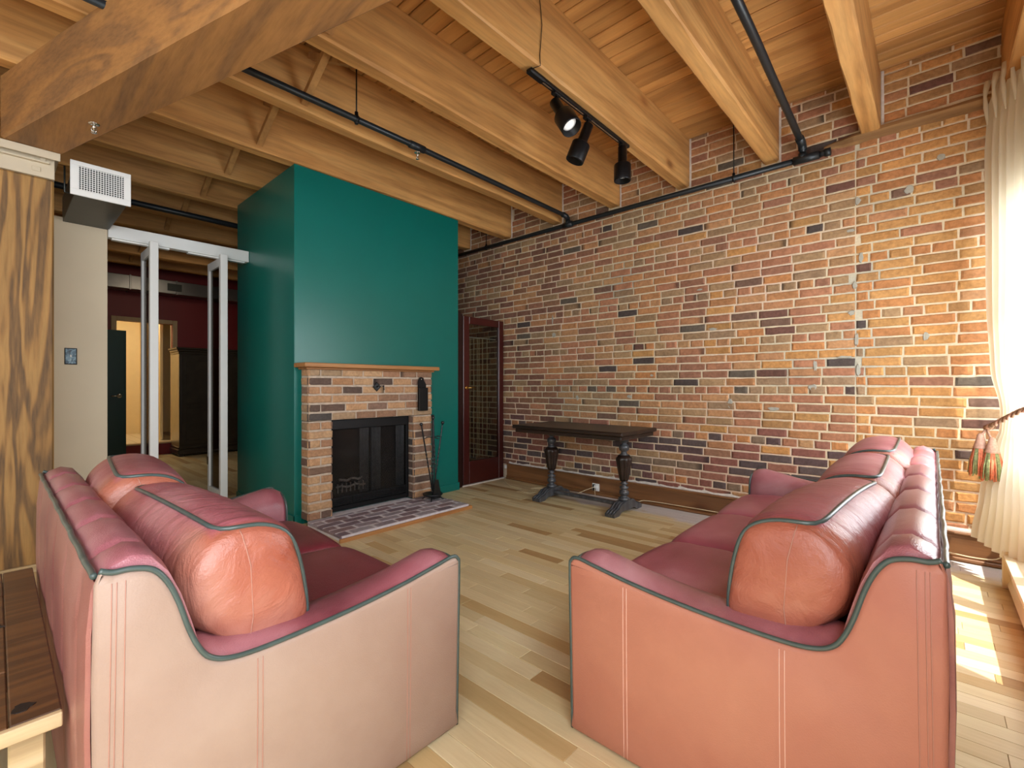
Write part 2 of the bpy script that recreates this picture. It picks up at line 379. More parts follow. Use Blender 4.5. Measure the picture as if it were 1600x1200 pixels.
# ------------------------------------------------------------------ projection helper (only to rank pieces by how large they show)
_a = math.radians(YAW)
def proj(x, y, z):
    D = x*math.cos(_a)+y*math.sin(_a); r = x*math.sin(_a)-y*math.cos(_a)
    if D < .05: return None
    return (800+FPX*r/D, YH-FPX*(z-1.2)/D, D)
def inpoly(p, P):
    c = False; j = len(P)-1
    for i in range(len(P)):
        if (P[i][1] > p[1]) != (P[j][1] > p[1]) and p[0] < (P[j][0]-P[i][0])*(p[1]-P[i][1])/(P[j][1]-P[i][1])+P[i][0]: c = not c
        j = i
    return c
HIDE = [[(55, 735), (140, 700), (240, 700), (440, 768), (450, 812), (530, 850), (620, 880), (705, 868), (715, 1210), (60, 1210)],
        [(886, 1210), (888, 866), (965, 868), (1090, 800), (1165, 738), (1265, 740), (1360, 682), (1440, 700), (1480, 880), (1476, 1210)],
        [(370, 260), (462, 258), (716, 345), (716, 762), (372, 775)], [(1548, 60), (1620, 60), (1620, 870), (1515, 840)], [(0, 240), (82, 250), (82, 890), (0, 900)],
        [(0, 905), (68, 882), (135, 1100), (0, 1150)], [(82, 340), (167, 352), (167, 720), (82, 760)]]
def shown(pts):
    q = [proj(*p) for p in pts]
    if any(p is None for p in q): return 0
    cx = sum(p[0] for p in q)/len(q); cy = sum(p[1] for p in q)/len(q)
    if not (-5 < cx < 1605 and 0 < cy < 1205): return 0
    if any(inpoly((cx, cy), P) for P in HIDE): return 0
    A = 0
    for i in range(len(q)): A += q[i-1][0]*q[i][1]-q[i][0]*q[i-1][1]
    return abs(A)/2

# ================================================================== STRUCTURE
XW = 4.45           # brick face
YWIN = -.55         # window wall
# ---- floor
floor = B('floor', -3.12, 4.6, YWIN-.15, 12.6, -.08, -.014, M['mahogdark'], b=0)
tag(floor, 'worn pale maple strip floor running through the room', 'floor', kind='structure')
fl_cols = [S(206, 190, 150), S(200, 182, 140), S(212, 198, 160), S(194, 174, 130), S(204, 188, 148), S(186, 162, 116), S(206, 192, 152), S(204, 188, 150), S(208, 194, 158), S(198, 180, 138), S(204, 188, 146), S(168, 138, 94)]
planks = []
PW = .0826; x = -3.0; 
while x < XW-.02:
    y = YWIN-R.uniform(0, .8)
    while y < 9.94:
        ln = R.uniform(.32, 1.05); y1 = min(y+ln, 9.945); y0 = max(y, YWIN)
        if y1 > y0+.02:
            c = R.choice(fl_cols); k = R.uniform(1.08, 1.24); c = (c[0]*k, c[1]*k, c[2]*k, 1)
            planks.append((shown([(x, y0, 0), (x+PW, y0, 0), (x+PW, y1, 0), (x, y1, 0)]), x, y0, min(x+PW, XW), y1, c))
        y += ln
    x += PW
planks.sort(key=lambda t: -t[0])
rest = MB()
for i, (s_, x0, y0, x1, y1, c) in enumerate(planks):
    mb = MB() if i < 295 and s_ > 0 else rest
    mb.box(x0+.0006, x1-.0006, y0+.0006, y1-.0006, -.014, R.uniform(-.0006, .0006), .0012, c)
    if mb is not rest: mb.build('plank', M['floor'], floor, attr=True)
tag(rest.build('planks', M['floor'], floor, attr=True), kind='stuff')

# ---- ceiling boards and joists
ceil_o = B('ceiling', -3.12, 4.6, YWIN-.15, 10.1, 3.585, 3.65, M['mahogdark'], b=0)
tag(ceil_o, 'honey coloured plank ceiling carried on heavy timber joists', 'ceiling', kind='structure')
x = -.35
while x < XW:
    wd = R.uniform(.085, .13); x1 = min(x+wd, XW)
    B('plank', x+.003, x1-.003, YWIN, 9.95, 3.55+R.uniform(0, .005), 3.585, M['plank'], ceil_o, .006); x += wd
B('plank', -3.0, -.36, YWIN, 9.95, 3.552, 3.585, M['plank'], ceil_o, .004)
JY = [-.46, .285, .965, 1.725, 2.465, 3.215, 4.02, 4.79, 5.54, 6.30, 7.05, 7.80, 8.55, 9.3]
def joist(y0, seed):
    rr = random.Random(seed); mb = MB(); rings = []; n = 40; W = .115
    for i in range(n+1):
        x = -3+(XW+3)*i/n
        j = lambda a: rr.uniform(-a, a)
        yy = y0+.004*math.sin(x*1.7+seed)
        zb = 3.1+.006*math.sin(x*2.3+seed*2)
        ch = .012+j(.006)
        rings.append([(x, yy+j(.002), 3.55), (x, yy, zb+.2), (x, yy+j(.002), zb+ch), (x, yy+ch, zb+j(.0015)), (x, yy+W-ch*.7, zb), (x, yy+W, zb+ch*.7), (x, yy+W, 3.55)])
    mb.loft(rings, True, True, 0, False)
    return fixn(mb.build('joist', M['joist'], ceil_o))
for i, y0 in enumerate(JY): joist(y0, i+1)
# cross bridging between joists
def strut(x, y0, z0, y1, z1, wd=.045, t=.04):
    d = Vector((0, y1-y0, z1-z0)); n = Vector((0, -d.z, d.y)).normalized()*t/2
    mb = MB(); rings = []
    for p in (Vector((x, y0, z0)), Vector((x, y1, z1))):
        rings.append([tuple(p+n), tuple(p+n+Vector((wd, 0, 0))), tuple(p-n+Vector((wd, 0, 0))), tuple(p-n)])
    mb.loft(rings, True, True, 0, False); return fixn(mb.build('strut', M['strut'], ceil_o))
for k in range(4, len(JY)-1):
    ya, yb = JY[k]+.115, JY[k+1]
    strut(1.40, ya+.004, 3.50, yb-.004, 3.14); strut(1.455, ya+.004, 3.15, yb-.004, 3.49)
for k in (1, 2, 3):
    ya, yb = JY[k]+.115, JY[k+1]
    if k == 3: strut(1.2, ya+.004, 3.50, yb-.004, 3.14)

# ---- brick wall on the right
wr = MB().box(XW-.0, XW+.15, YWIN-.1, 10.0, 0, 3.56).build('wall_right', M['mortar'])
tag(wr, 'exposed orange brick wall with pale mortar and scattered dark bricks', 'wall', kind='structure')
def brick_geo(mb, o, ea, eb, en, w, h, dep, c, rnd, darkend=0):
    """front face towards en; o = lower left corner of the cell on the mortar plane"""
    o = Vector(o); ea = Vector(ea); eb = Vector(eb); en = Vector(en)
    j = lambda a: rnd.uniform(-a, a)
    def P(a, b, n): return tuple(o+ea*a+eb*b+en*n)
    i = min(.009, h*.15)
    tilt = j(.003)
    def per(k, m, jt, ins, n, tl=0):
        out = []
        for (a0, b0, a1, b1, q) in ((0, 0, w, 0, 4), (w, 0, w, h, 1), (w, h, 0, h, 4), (0, h, 0, 0, 1)):
            for t in range(q):
                f = t/q; a_ = a0+(a1-a0)*f; b_ = b0+(b1-b0)*f
                ca = 1 if a_ < 1e-6 else (-1 if a_ > w-1e-6 else 0); cb = 1 if b_ < 1e-6 else (-1 if b_ > h-1e-6 else 0)
                cr = 1.5 if (ca and cb) else 1
                out.append(P(a_+ca*ins*cr+j(jt), b_+cb*ins*.7*cr+j(jt), n+tl*(a_/w-.5)*2+(j(.001) if tl or m else 0)))
        return out
    r0 = per(0, 0, 0, 0, -.01); r1 = per(0, 0, .0022, 0, dep*.3); r2 = per(0, 1, .0026, i, dep, tilt)
    n = len(r0); vs = r0+r1+r2; fs = []
    for k in range(n):
        q = (k+1) % n; fs.append((k, q, n+q, n+k)); fs.append((n+k, n+q, 2*n+q, 2*n+k))
    # front: quads between bottom and top perimeter rows (0..4 bottom, 5..9 top)
    for k in range(4): fs.append((2*n+k, 2*n+k+1, 2*n+8-k, 2*n+9-k))
    cs = [c]*(3*n)
    if darkend:
        dk = (c[0]*.35, c[1]*.38, c[2]*.42, 1)
        for k in range(n):
            if (darkend > 0 and k in (4, 5)) or (darkend < 0 and k in (0, 9)):
                for r_ in range(3): cs[r_*n+k] = dk
    mb.add(vs, fs, list(cs))
BC = [S(192, 142, 100), S(188, 136, 96), S(196, 148, 104), S(176, 144, 106), S(178, 124, 94), S(166, 136, 102), S(192, 138, 92), S(182, 128, 96), S(160, 132, 102), S(160, 114, 90), S(184, 144, 102)]
BD = [S(96, 78, 72), S(112, 80, 68), S(84, 74, 70), S(126, 98, 82), S(104, 94, 82), S(120, 84, 72)]
BP = [S(100, 80, 80), S(90, 78, 78), S(118, 84, 80), S(160, 110, 92), S(146, 96, 84), S(102, 88, 86), S(138, 118, 98), S(164, 122, 96)]
BR = [S(204, 150, 90), S(198, 138, 86), S(192, 146, 90), S(190, 132, 84), S(178, 136, 88), S(202, 152, 94)]  # brighter warm palette, sunlit tone put into the brick colour
def brick_col(y, z, rnd):
    zl = 1.0-.10*abs(y-2)*.3
    if y < .45:
        c = rnd.choice(BR if rnd.random() < .8 else BC); pd = .04  # window end: bricks painted as if warmed by sun
    else:
        c = rnd.choice(BC if rnd.random() < .88 or y > 2.2 else BR); pd = .035+(.02 if y > 2.5 else 0)
    if z < .72 and rnd.random() < (.75 if z < .62 else .35) and y > .3: return rnd.choice(BP)
    if z < .8 and y > .6 and rnd.random() < .2: return rnd.choice(BP)
    if y > 3.2 and rnd.random() < .45: return S(150, 110, 84) if rnd.random() < .5 else S(138, 98, 80)
    if .9 < z < 2.2 and .8 < y < 4.2 and rnd.random() < .05*(1+math.sin(y*2+z*3)): return rnd.choice(BD)
    if rnd.random() < pd: return rnd.choice(BD)
    k = rnd.uniform(.9, 1.1); return (c[0]*k, c[1]*k, c[2]*k, 1)
rb = random.Random(11); CH = .0727; bricks = []
zc = 1.164-CH/2-13*CH   # a header course is centred near z=1.164
row = 0; z = zc
joists_z = 3.09
ledge = (-.5, .62)
while z < 3.54:
    if z > .17:
        h = CH-.0135
        def rowfill(ya, yb, header):
            y = ya+rb.uniform(-.1, 0)
            while y < yb:
                ln = (.107 if header else .226)*rb.uniform(.93, 1.06)
                y0 = max(y, ya); y1 = min(y+ln, yb)
                if y1-y0 > .03: bricks.append((y0, y1, z, h, row))
                y += ln+.0125
        hd = (row % 6 == 1)
        hd2 = (row % 6 == 3)
        if z+h < 3.09:
            rowfill(.44, 5.6, hd); rowfill(YWIN, .43, hd2)
        else:
            ys = [YWIN]+[v for jy in JY if jy > 0 for v in (jy-.018, jy+.115+.018)]+[5.6]
            for k in range(0, len(ys)-1, 2):
                ya, yb = ys[k], ys[k+1] if k+1 < len(ys) else 5.6
                if ya > 5.5: break
                if z < 3.14 and yb < .7: continue
                rowfill(ya, min(yb, 5.6), False)
    z += CH; row += 1
items = []
for (y0, y1, z, h, rw) in bricks:
    items.append((shown([(XW, y0, z), (XW, y1, z), (XW, y1, z+h), (XW, y0, z+h)]), y0, y1, z, h))
items.sort(key=lambda t: -t[0])
rest = MB()
for i, (s_, y0, y1, z, h) in enumerate(items):
    mb = MB() if i < 298 and s_ > 0 else rest
    c = brick_col((y0+y1)/2, z, rb)
    zz = z+.003*math.sin(y0*3+z*5)
    brick_geo(mb, (XW, y1, zz), (0, -1, 0), (0, 0, 1), (-1, 0, 0), y1-y0, h, rb.uniform(.004, .009), c, rb, rb.choice([1, -1]) if rb.random() < .06 and y0 > .5 else 0)
    if mb is not rest: fixn(mb.build('brick', M['brick'], wr, attr=True))
tag(fixn(rest.build('bricks', M['brick'], wr, attr=True)), kind='stuff')
# mortar smears, joist-pocket edges, timber ledge
for jy in JY[1:8]:
    MB().box(XW-.006, XW+.01, jy-.022, jy-.004, 3.08, 3.55, .002).build('mortar_strip', M['mortarwhite'], wr)
mb = MB(); n = 30; rings = []
for i in range(n+1):
    y = .64-(1.16)*i/n; t = .012*math.sin(y*9)+.008*math.sin(y*23)
    g = min(1, .15+i/6)
    rings.append([(XW-(.045-t*.4)*g, y, 3.10-(.035-t*.4)*g), (XW-(.05-t*.3)*g, y, 3.105), (XW-.035*g, y, 3.105+(.03+t*.3)*g), (XW+.03, y, 3.14), (XW+.03, y, 3.05)])
mb.loft(rings, True, True, 0, False); fixn(mb.build('timber_ledge', M['ledge'], wr))
def smear(y, z, wy, hz, mat, seed, nm='cement_patch'):
    rr = random.Random(seed); mb = MB(); n = 12
    ring = [(XW-.0095, y+math.cos(2*PI*k/n)*wy*rr.uniform(.6, 1.1), z+math.sin(2*PI*k/n)*hz*rr.uniform(.6, 1.1)) for k in range(n)]
    back = [(XW+.004, p[1]*1.0+(p[1]-y)*.2, p[2]+(p[2]-z)*.2) for p in ring]
    mb.loft([ring, back], True, True, 0, False); fixn(mb.build(nm, M[mat], wr))
for k, (y, z, a, b) in enumerate([(.42, 2.62, .018, .03), (.47, 2.4, .03, .012), (.40, 2.18, .014, .05), (.44, 1.97, .016, .03), (.46, 1.76, .022, .02), (.43, 1.55, .014, .05),
                                  (.5, 1.42, .05, .012), (.42, 1.32, .016, .045), (.72, 1.18, .03, .03), (.70, 1.36, .014, .05), (3.35, 1.98, .012, .06), (3.33, 1.8, .03, .03),
                                  (1.35, 1.03, .02, .05), (1.0, 1.0, .05, .016), (2.35, 1.08, .03, .02), (3.0, 1.06, .02, .03), (.03, 1.55, .02, .03), (1.5, 1.72, .05, .012),
                                  (-.05, 2.8, .022, .03), (.12, 2.62, .03, .03), (1.62, 2.1, .03, .01), (2.1, 1.3, .02, .014)]):
    smear(y, z, a, b, 'mortargrey', 50+k)
# pale mortar bed above the baseboard
mb = MB(); rings = []; rr = random.Random(5)
for i in range(61):
    y = -.45+4.5*i/60; t = rr.uniform(-.004, .006)
    rings.append([(XW-.014, y, .17), (XW-.016+t, y, .2+t), (XW-.006, y, .214+t*1.5), (XW+.01, y, .216), (XW+.01, y, .17)])
mb.loft(rings, True, True, 0, False); fixn(mb.build('mortar_bed', M['mortarwhite'], wr))

bb = MB().box(XW-.042, XW-.001, YWIN+.05, 4.06, .0, .178, .003).box(XW-.05, XW-.001, YWIN+.05, 4.06, .178, .194, .004).box(XW-.066, XW-.04, YWIN+.05, 4.06, 0, .03, .008).box(XW-.054, XW-.04, YWIN+.05, 4.06, .03, .048, .005).build('baseboard_right', M['baseboard'])
tag(bb, 'brown stained wooden baseboard along the foot of the brick wall', 'baseboard', kind='structure')

# ---- other walls (window wall behind the camera, side wall, far red wall)
wb = MB()
wins = [(-2.45, .45, .6, 2.9), (2.42, 4.30, .6, 2.35)]
wb.box(-3.1, -2.45, YWIN-.15, YWIN, 0, 3.56).box(.45, 2.42, YWIN-.15, YWIN, 0, 3.56).box(4.30, 4.5, YWIN-.15, YWIN, 0, 3.56)
for (a, b, c, d) in wins: wb.box(a, b, YWIN-.15, YWIN, 0, c).box(a, b, YWIN-.15, YWIN, d, 3.56)
tag(wb.build('wall_window', M['cream']), 'cream window wall behind the right sofa', 'wall', kind='structure')
for k, (a, b, c, d) in enumerate(wins):
    wn_ = MB()
    f = .05
    wn_.box(a, a+f, YWIN-.1, YWIN-.04, c, d).box(b-f, b, YWIN-.1, YWIN-.04, c, d).box(a+f, b-f, YWIN-.1, YWIN-.04, c, c+f).box(a+f, b-f, YWIN-.1, YWIN-.04, d-f, d)
    if k == 1: wn_.box(3.275, 3.385, YWIN-.1, YWIN-.04, c+f, d-f)
    else: wn_.box(-1.03, -.95, YWIN-.1, YWIN-.04, c+f, d-f)
    wo = tag(wn_.build('window_%d' % (k+1), M['white']), ['wide white framed window behind the camera', 'white framed window behind the right sofa'][k], 'window', kind='structure')
    mid = ((3.275, 3.385) if k == 1 else (-1.03, -.95))
    for (xa, xb) in ((a+f, mid[0]), (mid[1], b-f)): MB().box(xa, xb, YWIN-.082, YWIN-.078, c+f, d-f).build('glass_pane', M['winglass'], wo)
ws = MB().box(-3.12, -3.0, YWIN-.15, .7, 0, 3.56).box(-3.12, -3.0, 3.7, 10.0, 0, 3.56).box(-3.12, -3.0, .7, 3.7, 0, .7).box(-3.12, -3.0, .7, 3.7, 2.9, 3.56)  # unseen window opening added for the side fill
tag(ws.build('wall_side', M['cream']), 'cream side wall of the loft left of the camera', 'wall', kind='structure')
YF = 9.95
wf = MB().box(-3.0, 1.34, YF, YF+.1, 0, 3.56).box(2.10, 4.6, YF, YF+.1, 0, 3.56).box(1.34, 2.10, YF, YF+.1, 2.27, 3.56).box(1.34, 2.10, YF, YF+.1, 0, .19)
tag(wf.build('wall_far', M['red']), 'deep red far wall seen through the glass door leaves', 'wall', kind='structure')
cs = MB().box(1.27, 1.34, YF-.02, YF, .2, 2.34, .004).box(2.10, 2.17, YF-.02, YF, .2, 2.34, .004).box(1.34, 2.10, YF-.02, YF, 2.27, 2.34, .004).box(1.30, 2.14, YF-.03, YF+.1, .19, .215, .004)
tag(cs.build('trim_1', M['casing']), 'tan wooden casing and raised sill around the bathroom doorway', 'trim', kind='structure')
bt = MB().box(.6, 3.4, YF+2.3, YF+2.4, 0, 3.3).box(.5, .6, YF+.1, YF+2.4, 0, 3.3).box(3.4, 3.5, YF+.1, YF+2.4, 0, 3.3).box(.5, 3.5, YF+.1, YF+2.4, 3.3, 3.4).box(.6, 1.34, YF+.1, YF+.14, .2, 3.3).box(2.1, 3.4, YF+.1, YF+.14, .2, 3.3)
bt.box(2.02, 2.06, YF+.5, YF+2.3, .2, 3.3)
tag(bt.build('wall_bathroom', M['bath']), 'warm cream wall of the bathroom beyond the doorway', 'wall', kind='structure')
bf = B('floor_bathroom', .6, 3.4, YF+.1, YF+2.3, .1, .196, M['hearthmortar'], b=0)
tag(bf, 'raised white tiled bathroom floor beyond the red riser', 'floor', kind='structure')
for i in range(12):
    for j in range(13):
        if 1.0 < .8+i*.17 < 2.3: B('tile', .8+i*.17+.004, .8+i*.17+.166, YF+.1+j*.17+.004, YF+.1+j*.17+.166, .196, .2, M['tile'], bf, .001)

# ---- partition, header, folding leaves
YP = 5.12
tag(B('wall_left', -3.0, .632, YP, YP+.1, 0, 2.535, M['cream'], b=.002), 'plain cream partition wall beside the timber post', 'wall', kind='structure')
hd = MB().box(.634, 1.712, YP-.02, YP+.06, 2.437, 2.545, .003).box(.66, 1.06, YP-.0, YP+.05, 2.425, 2.437, .001).box(1.2, 1.68, YP-.0, YP+.05, 2.425, 2.437, .001).build('trim_2', M['white'])
tag(hd, 'white painted header rail spanning between cream wall and green chimney', 'trim', kind='structure')
def leaf(n, x, lab):
    e = empty('door_%d' % n, (x, 5.0, .1), 0, lab, 'door', kind='structure')
    W, H, T, s = .45, 2.345, .037, .05
    def bx(nm, *a, mt='white'): return B(nm, *a, M[mt], e, .003)
    bx('stile', -T/2-.012, T/2+.012, 0, .05, 0, H); bx('stile', -T/2, T/2, W-.05, W, 0, H-.02)
    bx('rail', -T/2, T/2, .05, W-.05, 0, .09); bx('rail', -T/2, T/2, .05, W-.05, H-.1, H-.02)
    B('glass_pane', -.003, .003, .048, W-.048, .088, H-.098, M['leafglass'], e, 0)
    bx('hinge', -T/2-.006, -T/2, W-.03, W+.01, .3, .38, mt='chrome')
leaf(2, .925, 'narrow white glazed folding door leaf nearest the cream wall')
leaf(3, 1.462, 'narrow white glazed folding door leaf nearest the green chimney')

# ---- French door between chimney and brick wall
e = empty('door_1', (3.70, 4.10, .02), 0, 'mahogany red French door with full glass pane beside the brick wall', 'door', kind='structure')
W, H = .69, 2.0
B('stile', 0, .095, 0, .042, 0, H, M['mahogany'], e, .004); B('stile', W-.085, W, 0, .042, 0, H, M['mahogany'], e, .004)
B('rail', .095, W-.085, 0, .042, H-.085, H, M['mahogany'], e, .004); B('rail', .095, W-.085, 0, .042, 0, .27, M['mahogany'], e, .004)
B('glass_pane', .09, W-.08, .018, .024, .265, H-.08, M['mirrorglass'], e, 0)
B('curtain_rod', .10, W-.09, .05, .058, 1.757, 1.768, M['white'], e, .002)
for k, xx in enumerate([.15, .21, .27, .30, .36, .44]):
    B('cord', xx, xx+.007, .050, .056, .30, 1.765, M['ivory'], e, 0)
mb = MB().tube([(.05, -.0, 1.15), (.05, -.045, 1.15)], .009, 10).tube([(.045, -.045, 1.15), (.13, -.05, 1.155)], .008, 8)
mb.build('handle', M['brass'], e)
MB().lathe((.05, 0, 1.15), (0, -1, 0), [(0, .022), (.004, .022), (.006, .015)], 14).build('handle_plate', M['brass'], e)
B('threshold', -.02, W+.01, -.01, .05, -.02, -.004, M['hearthmortar'], e, .002)
jb = MB().box(3.575, 3.64, 4.085, 4.15, 0, 2.06, .004).box(3.645, 3.69, 4.10, 4.16, .0, 2.04, .004).build('trim_3', M['mahogdark'])
tag(jb, 'nearly black door jamb between green chimney and French door', 'trim', kind='structure')

# ---- chimney breast
cx0, cx1, cy0 = 1.714, 3.569, 4.046
ch = MB()
ch.box(cx0, cx1, cy0, 5.44, 0, 3.098, .004)
cb = ch.build('chimney_breast', M['green'])
tag(cb, 'tall glossy dark green chimney breast rising to the joists', 'chimney', kind='structure')
MB().box(cx0-.012, cx0, cy0-.012, 5.44, 0, .085, .003).box(cx0-.012, 1.775, cy0-.012, cy0, 0, .085, .003).box(3.09, cx1+.012, cy0-.012, cy0, 0, .085, .003).build('skirting', M['green'], cb)

# ================================================================== FIREPLACE
fp = empty('fireplace', (2.42, 3.9, 0), 0, 'tan brick fireplace surround with wooden mantel on the green chimney breast', 'fireplace')
def fbuild(mb, nm, mt, attr=False, par=None):
    o = mb.build(nm, mt, par or fp, attr=attr)
    if (par or fp) is fp: o.location = (-2.42, -3.9, 0)
    return o
FX0, FX1, FY = 1.768, 3.078, 3.905; OX0, OX1 = 1.985, 2.845; OZ = .89
core = MB().box(FX0+.008, OX0-.008, FY+.008, cy0-.001, .05, OZ).box(OX1+.008, FX1-.008, FY+.008, cy0-.001, .05, OZ).box(FX0+.008, FX1-.008, FY+.008, cy0-.001, OZ+.005, 1.345)
fbuild(core, 'mortar_core', M['firemortar'])
FB = [S(186, 144, 108), S(200, 158, 118), S(172, 130, 100), S(190, 144, 104), S(160, 124, 98), S(178, 150, 118), S(204, 166, 126), S(150, 120, 102)]
FD = [S(104, 86, 76), S(118, 92, 80), S(86, 80, 76), S(130, 104, 86), S(112, 90, 78)]
rf = random.Random(3); fc = .0768
for r_ in range(17):
    z0 = .052+r_*fc; h = fc-.018
    if z0+h > 1.345: h = 1.343-z0
    if z0 < OZ-.02: spans = [(FX0, OX0), (OX1, FX1)]
    else: spans = [(FX0, FX1)]
    for si, (a, b) in enumerate(spans):
        full = .215
        if b-a < .3:
            ln = b-a
            cuts = [a, a+ln*.52, b] if (r_ % 2 == 0 and si == 0) else [a, b]
            if si == 1: cuts = [a, b] if r_ % 2 else [a, a+ln*.97, b]
        else:
            cuts = [a]; xx = a+(full if r_ % 2 else full*.52)
            while xx < b-.07: cuts.append(xx); xx += full+rf.uniform(-.02, .02)
            cuts.append(b)
        for q in range(len(cuts)-1):
            x0, x1 = cuts[q]+(.006 if q else 0), cuts[q+1]-(.006 if q < len(cuts)-2 else 0)
            if x1-x0 < .03: continue
            c = rf.choice(FD if rf.random() < .16 else FB); k = rf.uniform(.9, 1.08); c = (c[0]*k, c[1]*k, c[2]*k, 1)
            mb = MB()
            brick_geo(mb, (x0, FY+.008, z0), (1, 0, 0), (0, 0, 1), (0, -1, 0), x1-x0, h, .009, c, rf, rf.choice([1, -1]) if rf.random() < .08 else 0)
            o = mb.build('brick', M['brick'], fp, attr=True); o.location = (-2.42, -3.9, 0); fixn(o)
    # return bricks: outer left side, and inner right jamb (seen), plus hidden sides
    for (xx, dirx, lo, hi, cond) in ((FX0+.008, -1, FY, cy0-.004, True), (OX1+.008, -1, FY, FY+.10, z0 < OZ-.02), (OX0-.008, 1, FY, FY+.10, z0 < OZ-.02), (FX1-.008, 1, FY, cy0-.004, True)):
        if not cond: continue
        c = rf.choice(FD if rf.random() < .4 else FB); c = (c[0]*.95, c[1]*.95, c[2]*.95, 1); mb = MB()
        brick_geo(mb, (xx, hi if dirx < 0 else lo, z0), (0, -1 if dirx < 0 else 1, 0), (0, 0, 1), (dirx, 0, 0), hi-lo, h, .0085, c, rf)
        o = mb.build('brick', M['brick'], fp, attr=True); o.location = (-2.42, -3.9, 0); fixn(o)
# mantel
mb = MB().box(1.708, 3.118, 3.822, cy0-.001, 1.352, 1.39, .006)
fbuild(mb, 'mantel', M['mantel'])
fbuild(MB().box(1.745, 3.09, 3.88, cy0-.001, 1.335, 1.352, .004), 'mantel_moulding', M['mantel'])
# hearth
HZ = .05
fbuild(MB().box(1.775, 3.085, 3.345, FY+.02, .0, .0455).box(1.99, 2.84, FY+.02, 4.03, .0, .046), 'hearth_bed', M['hearthwhite'])
fbuild(MB().box(1.75, 3.115, 3.322, 3.344, 0, .03, .003).box(3.086, 3.115, 3.344, 4.03, 0, .03, .003), 'hearth_trim', M['mantel'])
HC = [S(158, 148, 156), S(142, 126, 134), S(170, 162, 170), S(148, 128, 132), S(164, 152, 158), S(132, 118, 128), S(178, 172, 180)]
rw = 0; y = 3.348
while y < FY-.02:
    d = .0915; x = 1.765-(0 if rw % 2 else .11)
    while x < 3.09:
        x0, x1 = max(x, 1.765), min(x+.205, 3.09)
        if x1-x0 > .04:
            c = rf.choice(HC); k = rf.uniform(.9, 1.06); c = (c[0]*k, c[1]*k, c[2]*k, 1); mb = MB()
            brick_geo(mb, (x0, y, .036), (1, 0, 0), (0, 1, 0), (0, 0, 1), x1-x0, min(d, FY-y)-.0, .0125, c, rf)
            o = mb.build('hearth_brick', M['hearthbrick'], fp, attr=True); o.location = (-2.42, -3.9, 0); fixn(o)
        x += .213
    y += d+.009; rw += 1
# firebox insert
IY = 3.985
fb = MB().box(1.99, 2.84, IY+.36, IY+.38, .06, .885).box(1.99, 2.0, IY, IY+.36, .06, .885).box(2.83, 2.84, IY, IY+.36, .06, .885).box(2.0, 2.83, IY, IY+.36, .06, .07).box(2.0, 2.83, IY, IY+.36, .875, .885)
# the firebox is deeper than the chimney face: it sits in the hollow breast
fbuild(MB().box(1.99, 2.84, IY-.004, IY+.012, .80, .887, .004), 'hood', M['black'])
fbuild(MB().box(1.99, 2.84, IY-.002, IY+.012, .062, .105, .003), 'base_rail', M['black'])
fbuild(MB().box(1.99, 2.02, IY-.002, IY+.012, .105, .80, .003), 'door_frame', M['black'])
fbuild(MB().box(2.81, 2.84, IY-.002, IY+.012, .105, .80, .003), 'door_frame', M['black'])
lv = MB()
for k in range(5): lv.box(2.02, 2.81, IY-.006, IY+.004, .118+k*.012, .124+k*.012)
for xx in (2.02, 2.21, 2.41, 2.62, 2.80): lv.box(xx, xx+.006, IY-.006, IY+.004, .112, .178)
fbuild(lv, 'vent_louvre', M['iron'])
fbuild(MB().box(2.02, 2.81, IY-.006, IY+.004, .176, .186, .002), 'door_bar', M['iron'])
fbuild(MB().box(2.409, 2.421, IY-.004, IY+.004, .19, .80, .002), 'door_bar', M['black'])
fbuild(MB().box(2.02, 2.407, IY+.002, IY+.006, .186, .80), 'glass_door', M['fireglass'])
fbuild(MB().box(2.423, 2.81, IY+.002, IY+.006, .186, .80), 'glass_door', M['fireglass'])
M['soot'] = plain('sooty_lining', S(14, 12, 12), .9, nz=.4, scale=12)
fbuild(MB().box(1.99, 2.84, IY+.04, IY+.045, .06, .885), 'firebox_lining', M['soot'])
fm = MB()     # hanging mesh folds
for (a, b) in ((2.30, 2.40), (2.43, 2.53), (2.70, 2.80)):
    pr_ = [(a+(b-a)*k/24, IY+.022+.006*math.sin(k*1.6)) for k in range(25)]
    fm.loft([[(p[0], p[1], zz) for p in pr_] for zz in (.19, .5, .795)], False, False)
fbuild(fm, 'spark_screen', M['iron'])
M['ash'] = plain('ash_grey', S(92, 86, 82), .95, nz=.5, scale=40)
lg = MB()
for k, (a, b, zz) in enumerate(((2.07, 2.36, .27), (2.10, 2.33, .33))):
    lg.tube([(a+(b-a)*t/6, IY+.026, zz+.01*math.sin(t*2+k)) for t in range(7)], .011, 8)
for k in range(7): lg.box(2.08+k*.042, 2.088+k*.042, IY+.014, IY+.03, .22, .30)
fbuild(lg, 'log_grate', M['ash'])
# key plate and key on the brick
kp = MB()
c0 = Vector((2.415, 3.893, 1.186))
ring0 = [tuple(c0+Vector((dx, dy, dz))) for (dx, dy, dz) in ((.042, 0, 0), (0, 0, .045), (-.042, 0, 0), (0, 0, -.045))]
kp.loft([[(p[0], 3.897, p[2]) for p in ring0], [(p[0], 3.889, p[2]) for p in ring0], [(c0.x+(p[0]-c0.x)*.8, 3.886, c0.z+(p[2]-c0.z)*.8) for p in ring0]], True, True, 0, False)
kp.tube([(2.415, 3.889, 1.186), (2.415, 3.86, 1.186)], .006, 8).tube([(2.415, 3.865, 1.19), (2.45, 3.86, 1.195), (2.47, 3.862, 1.19)], .004, 6).tube([(2.47, 3.862, 1.2), (2.474, 3.862, 1.155)], .005, 6)
fixn(fbuild(kp, 'damper_key', M['iron']))

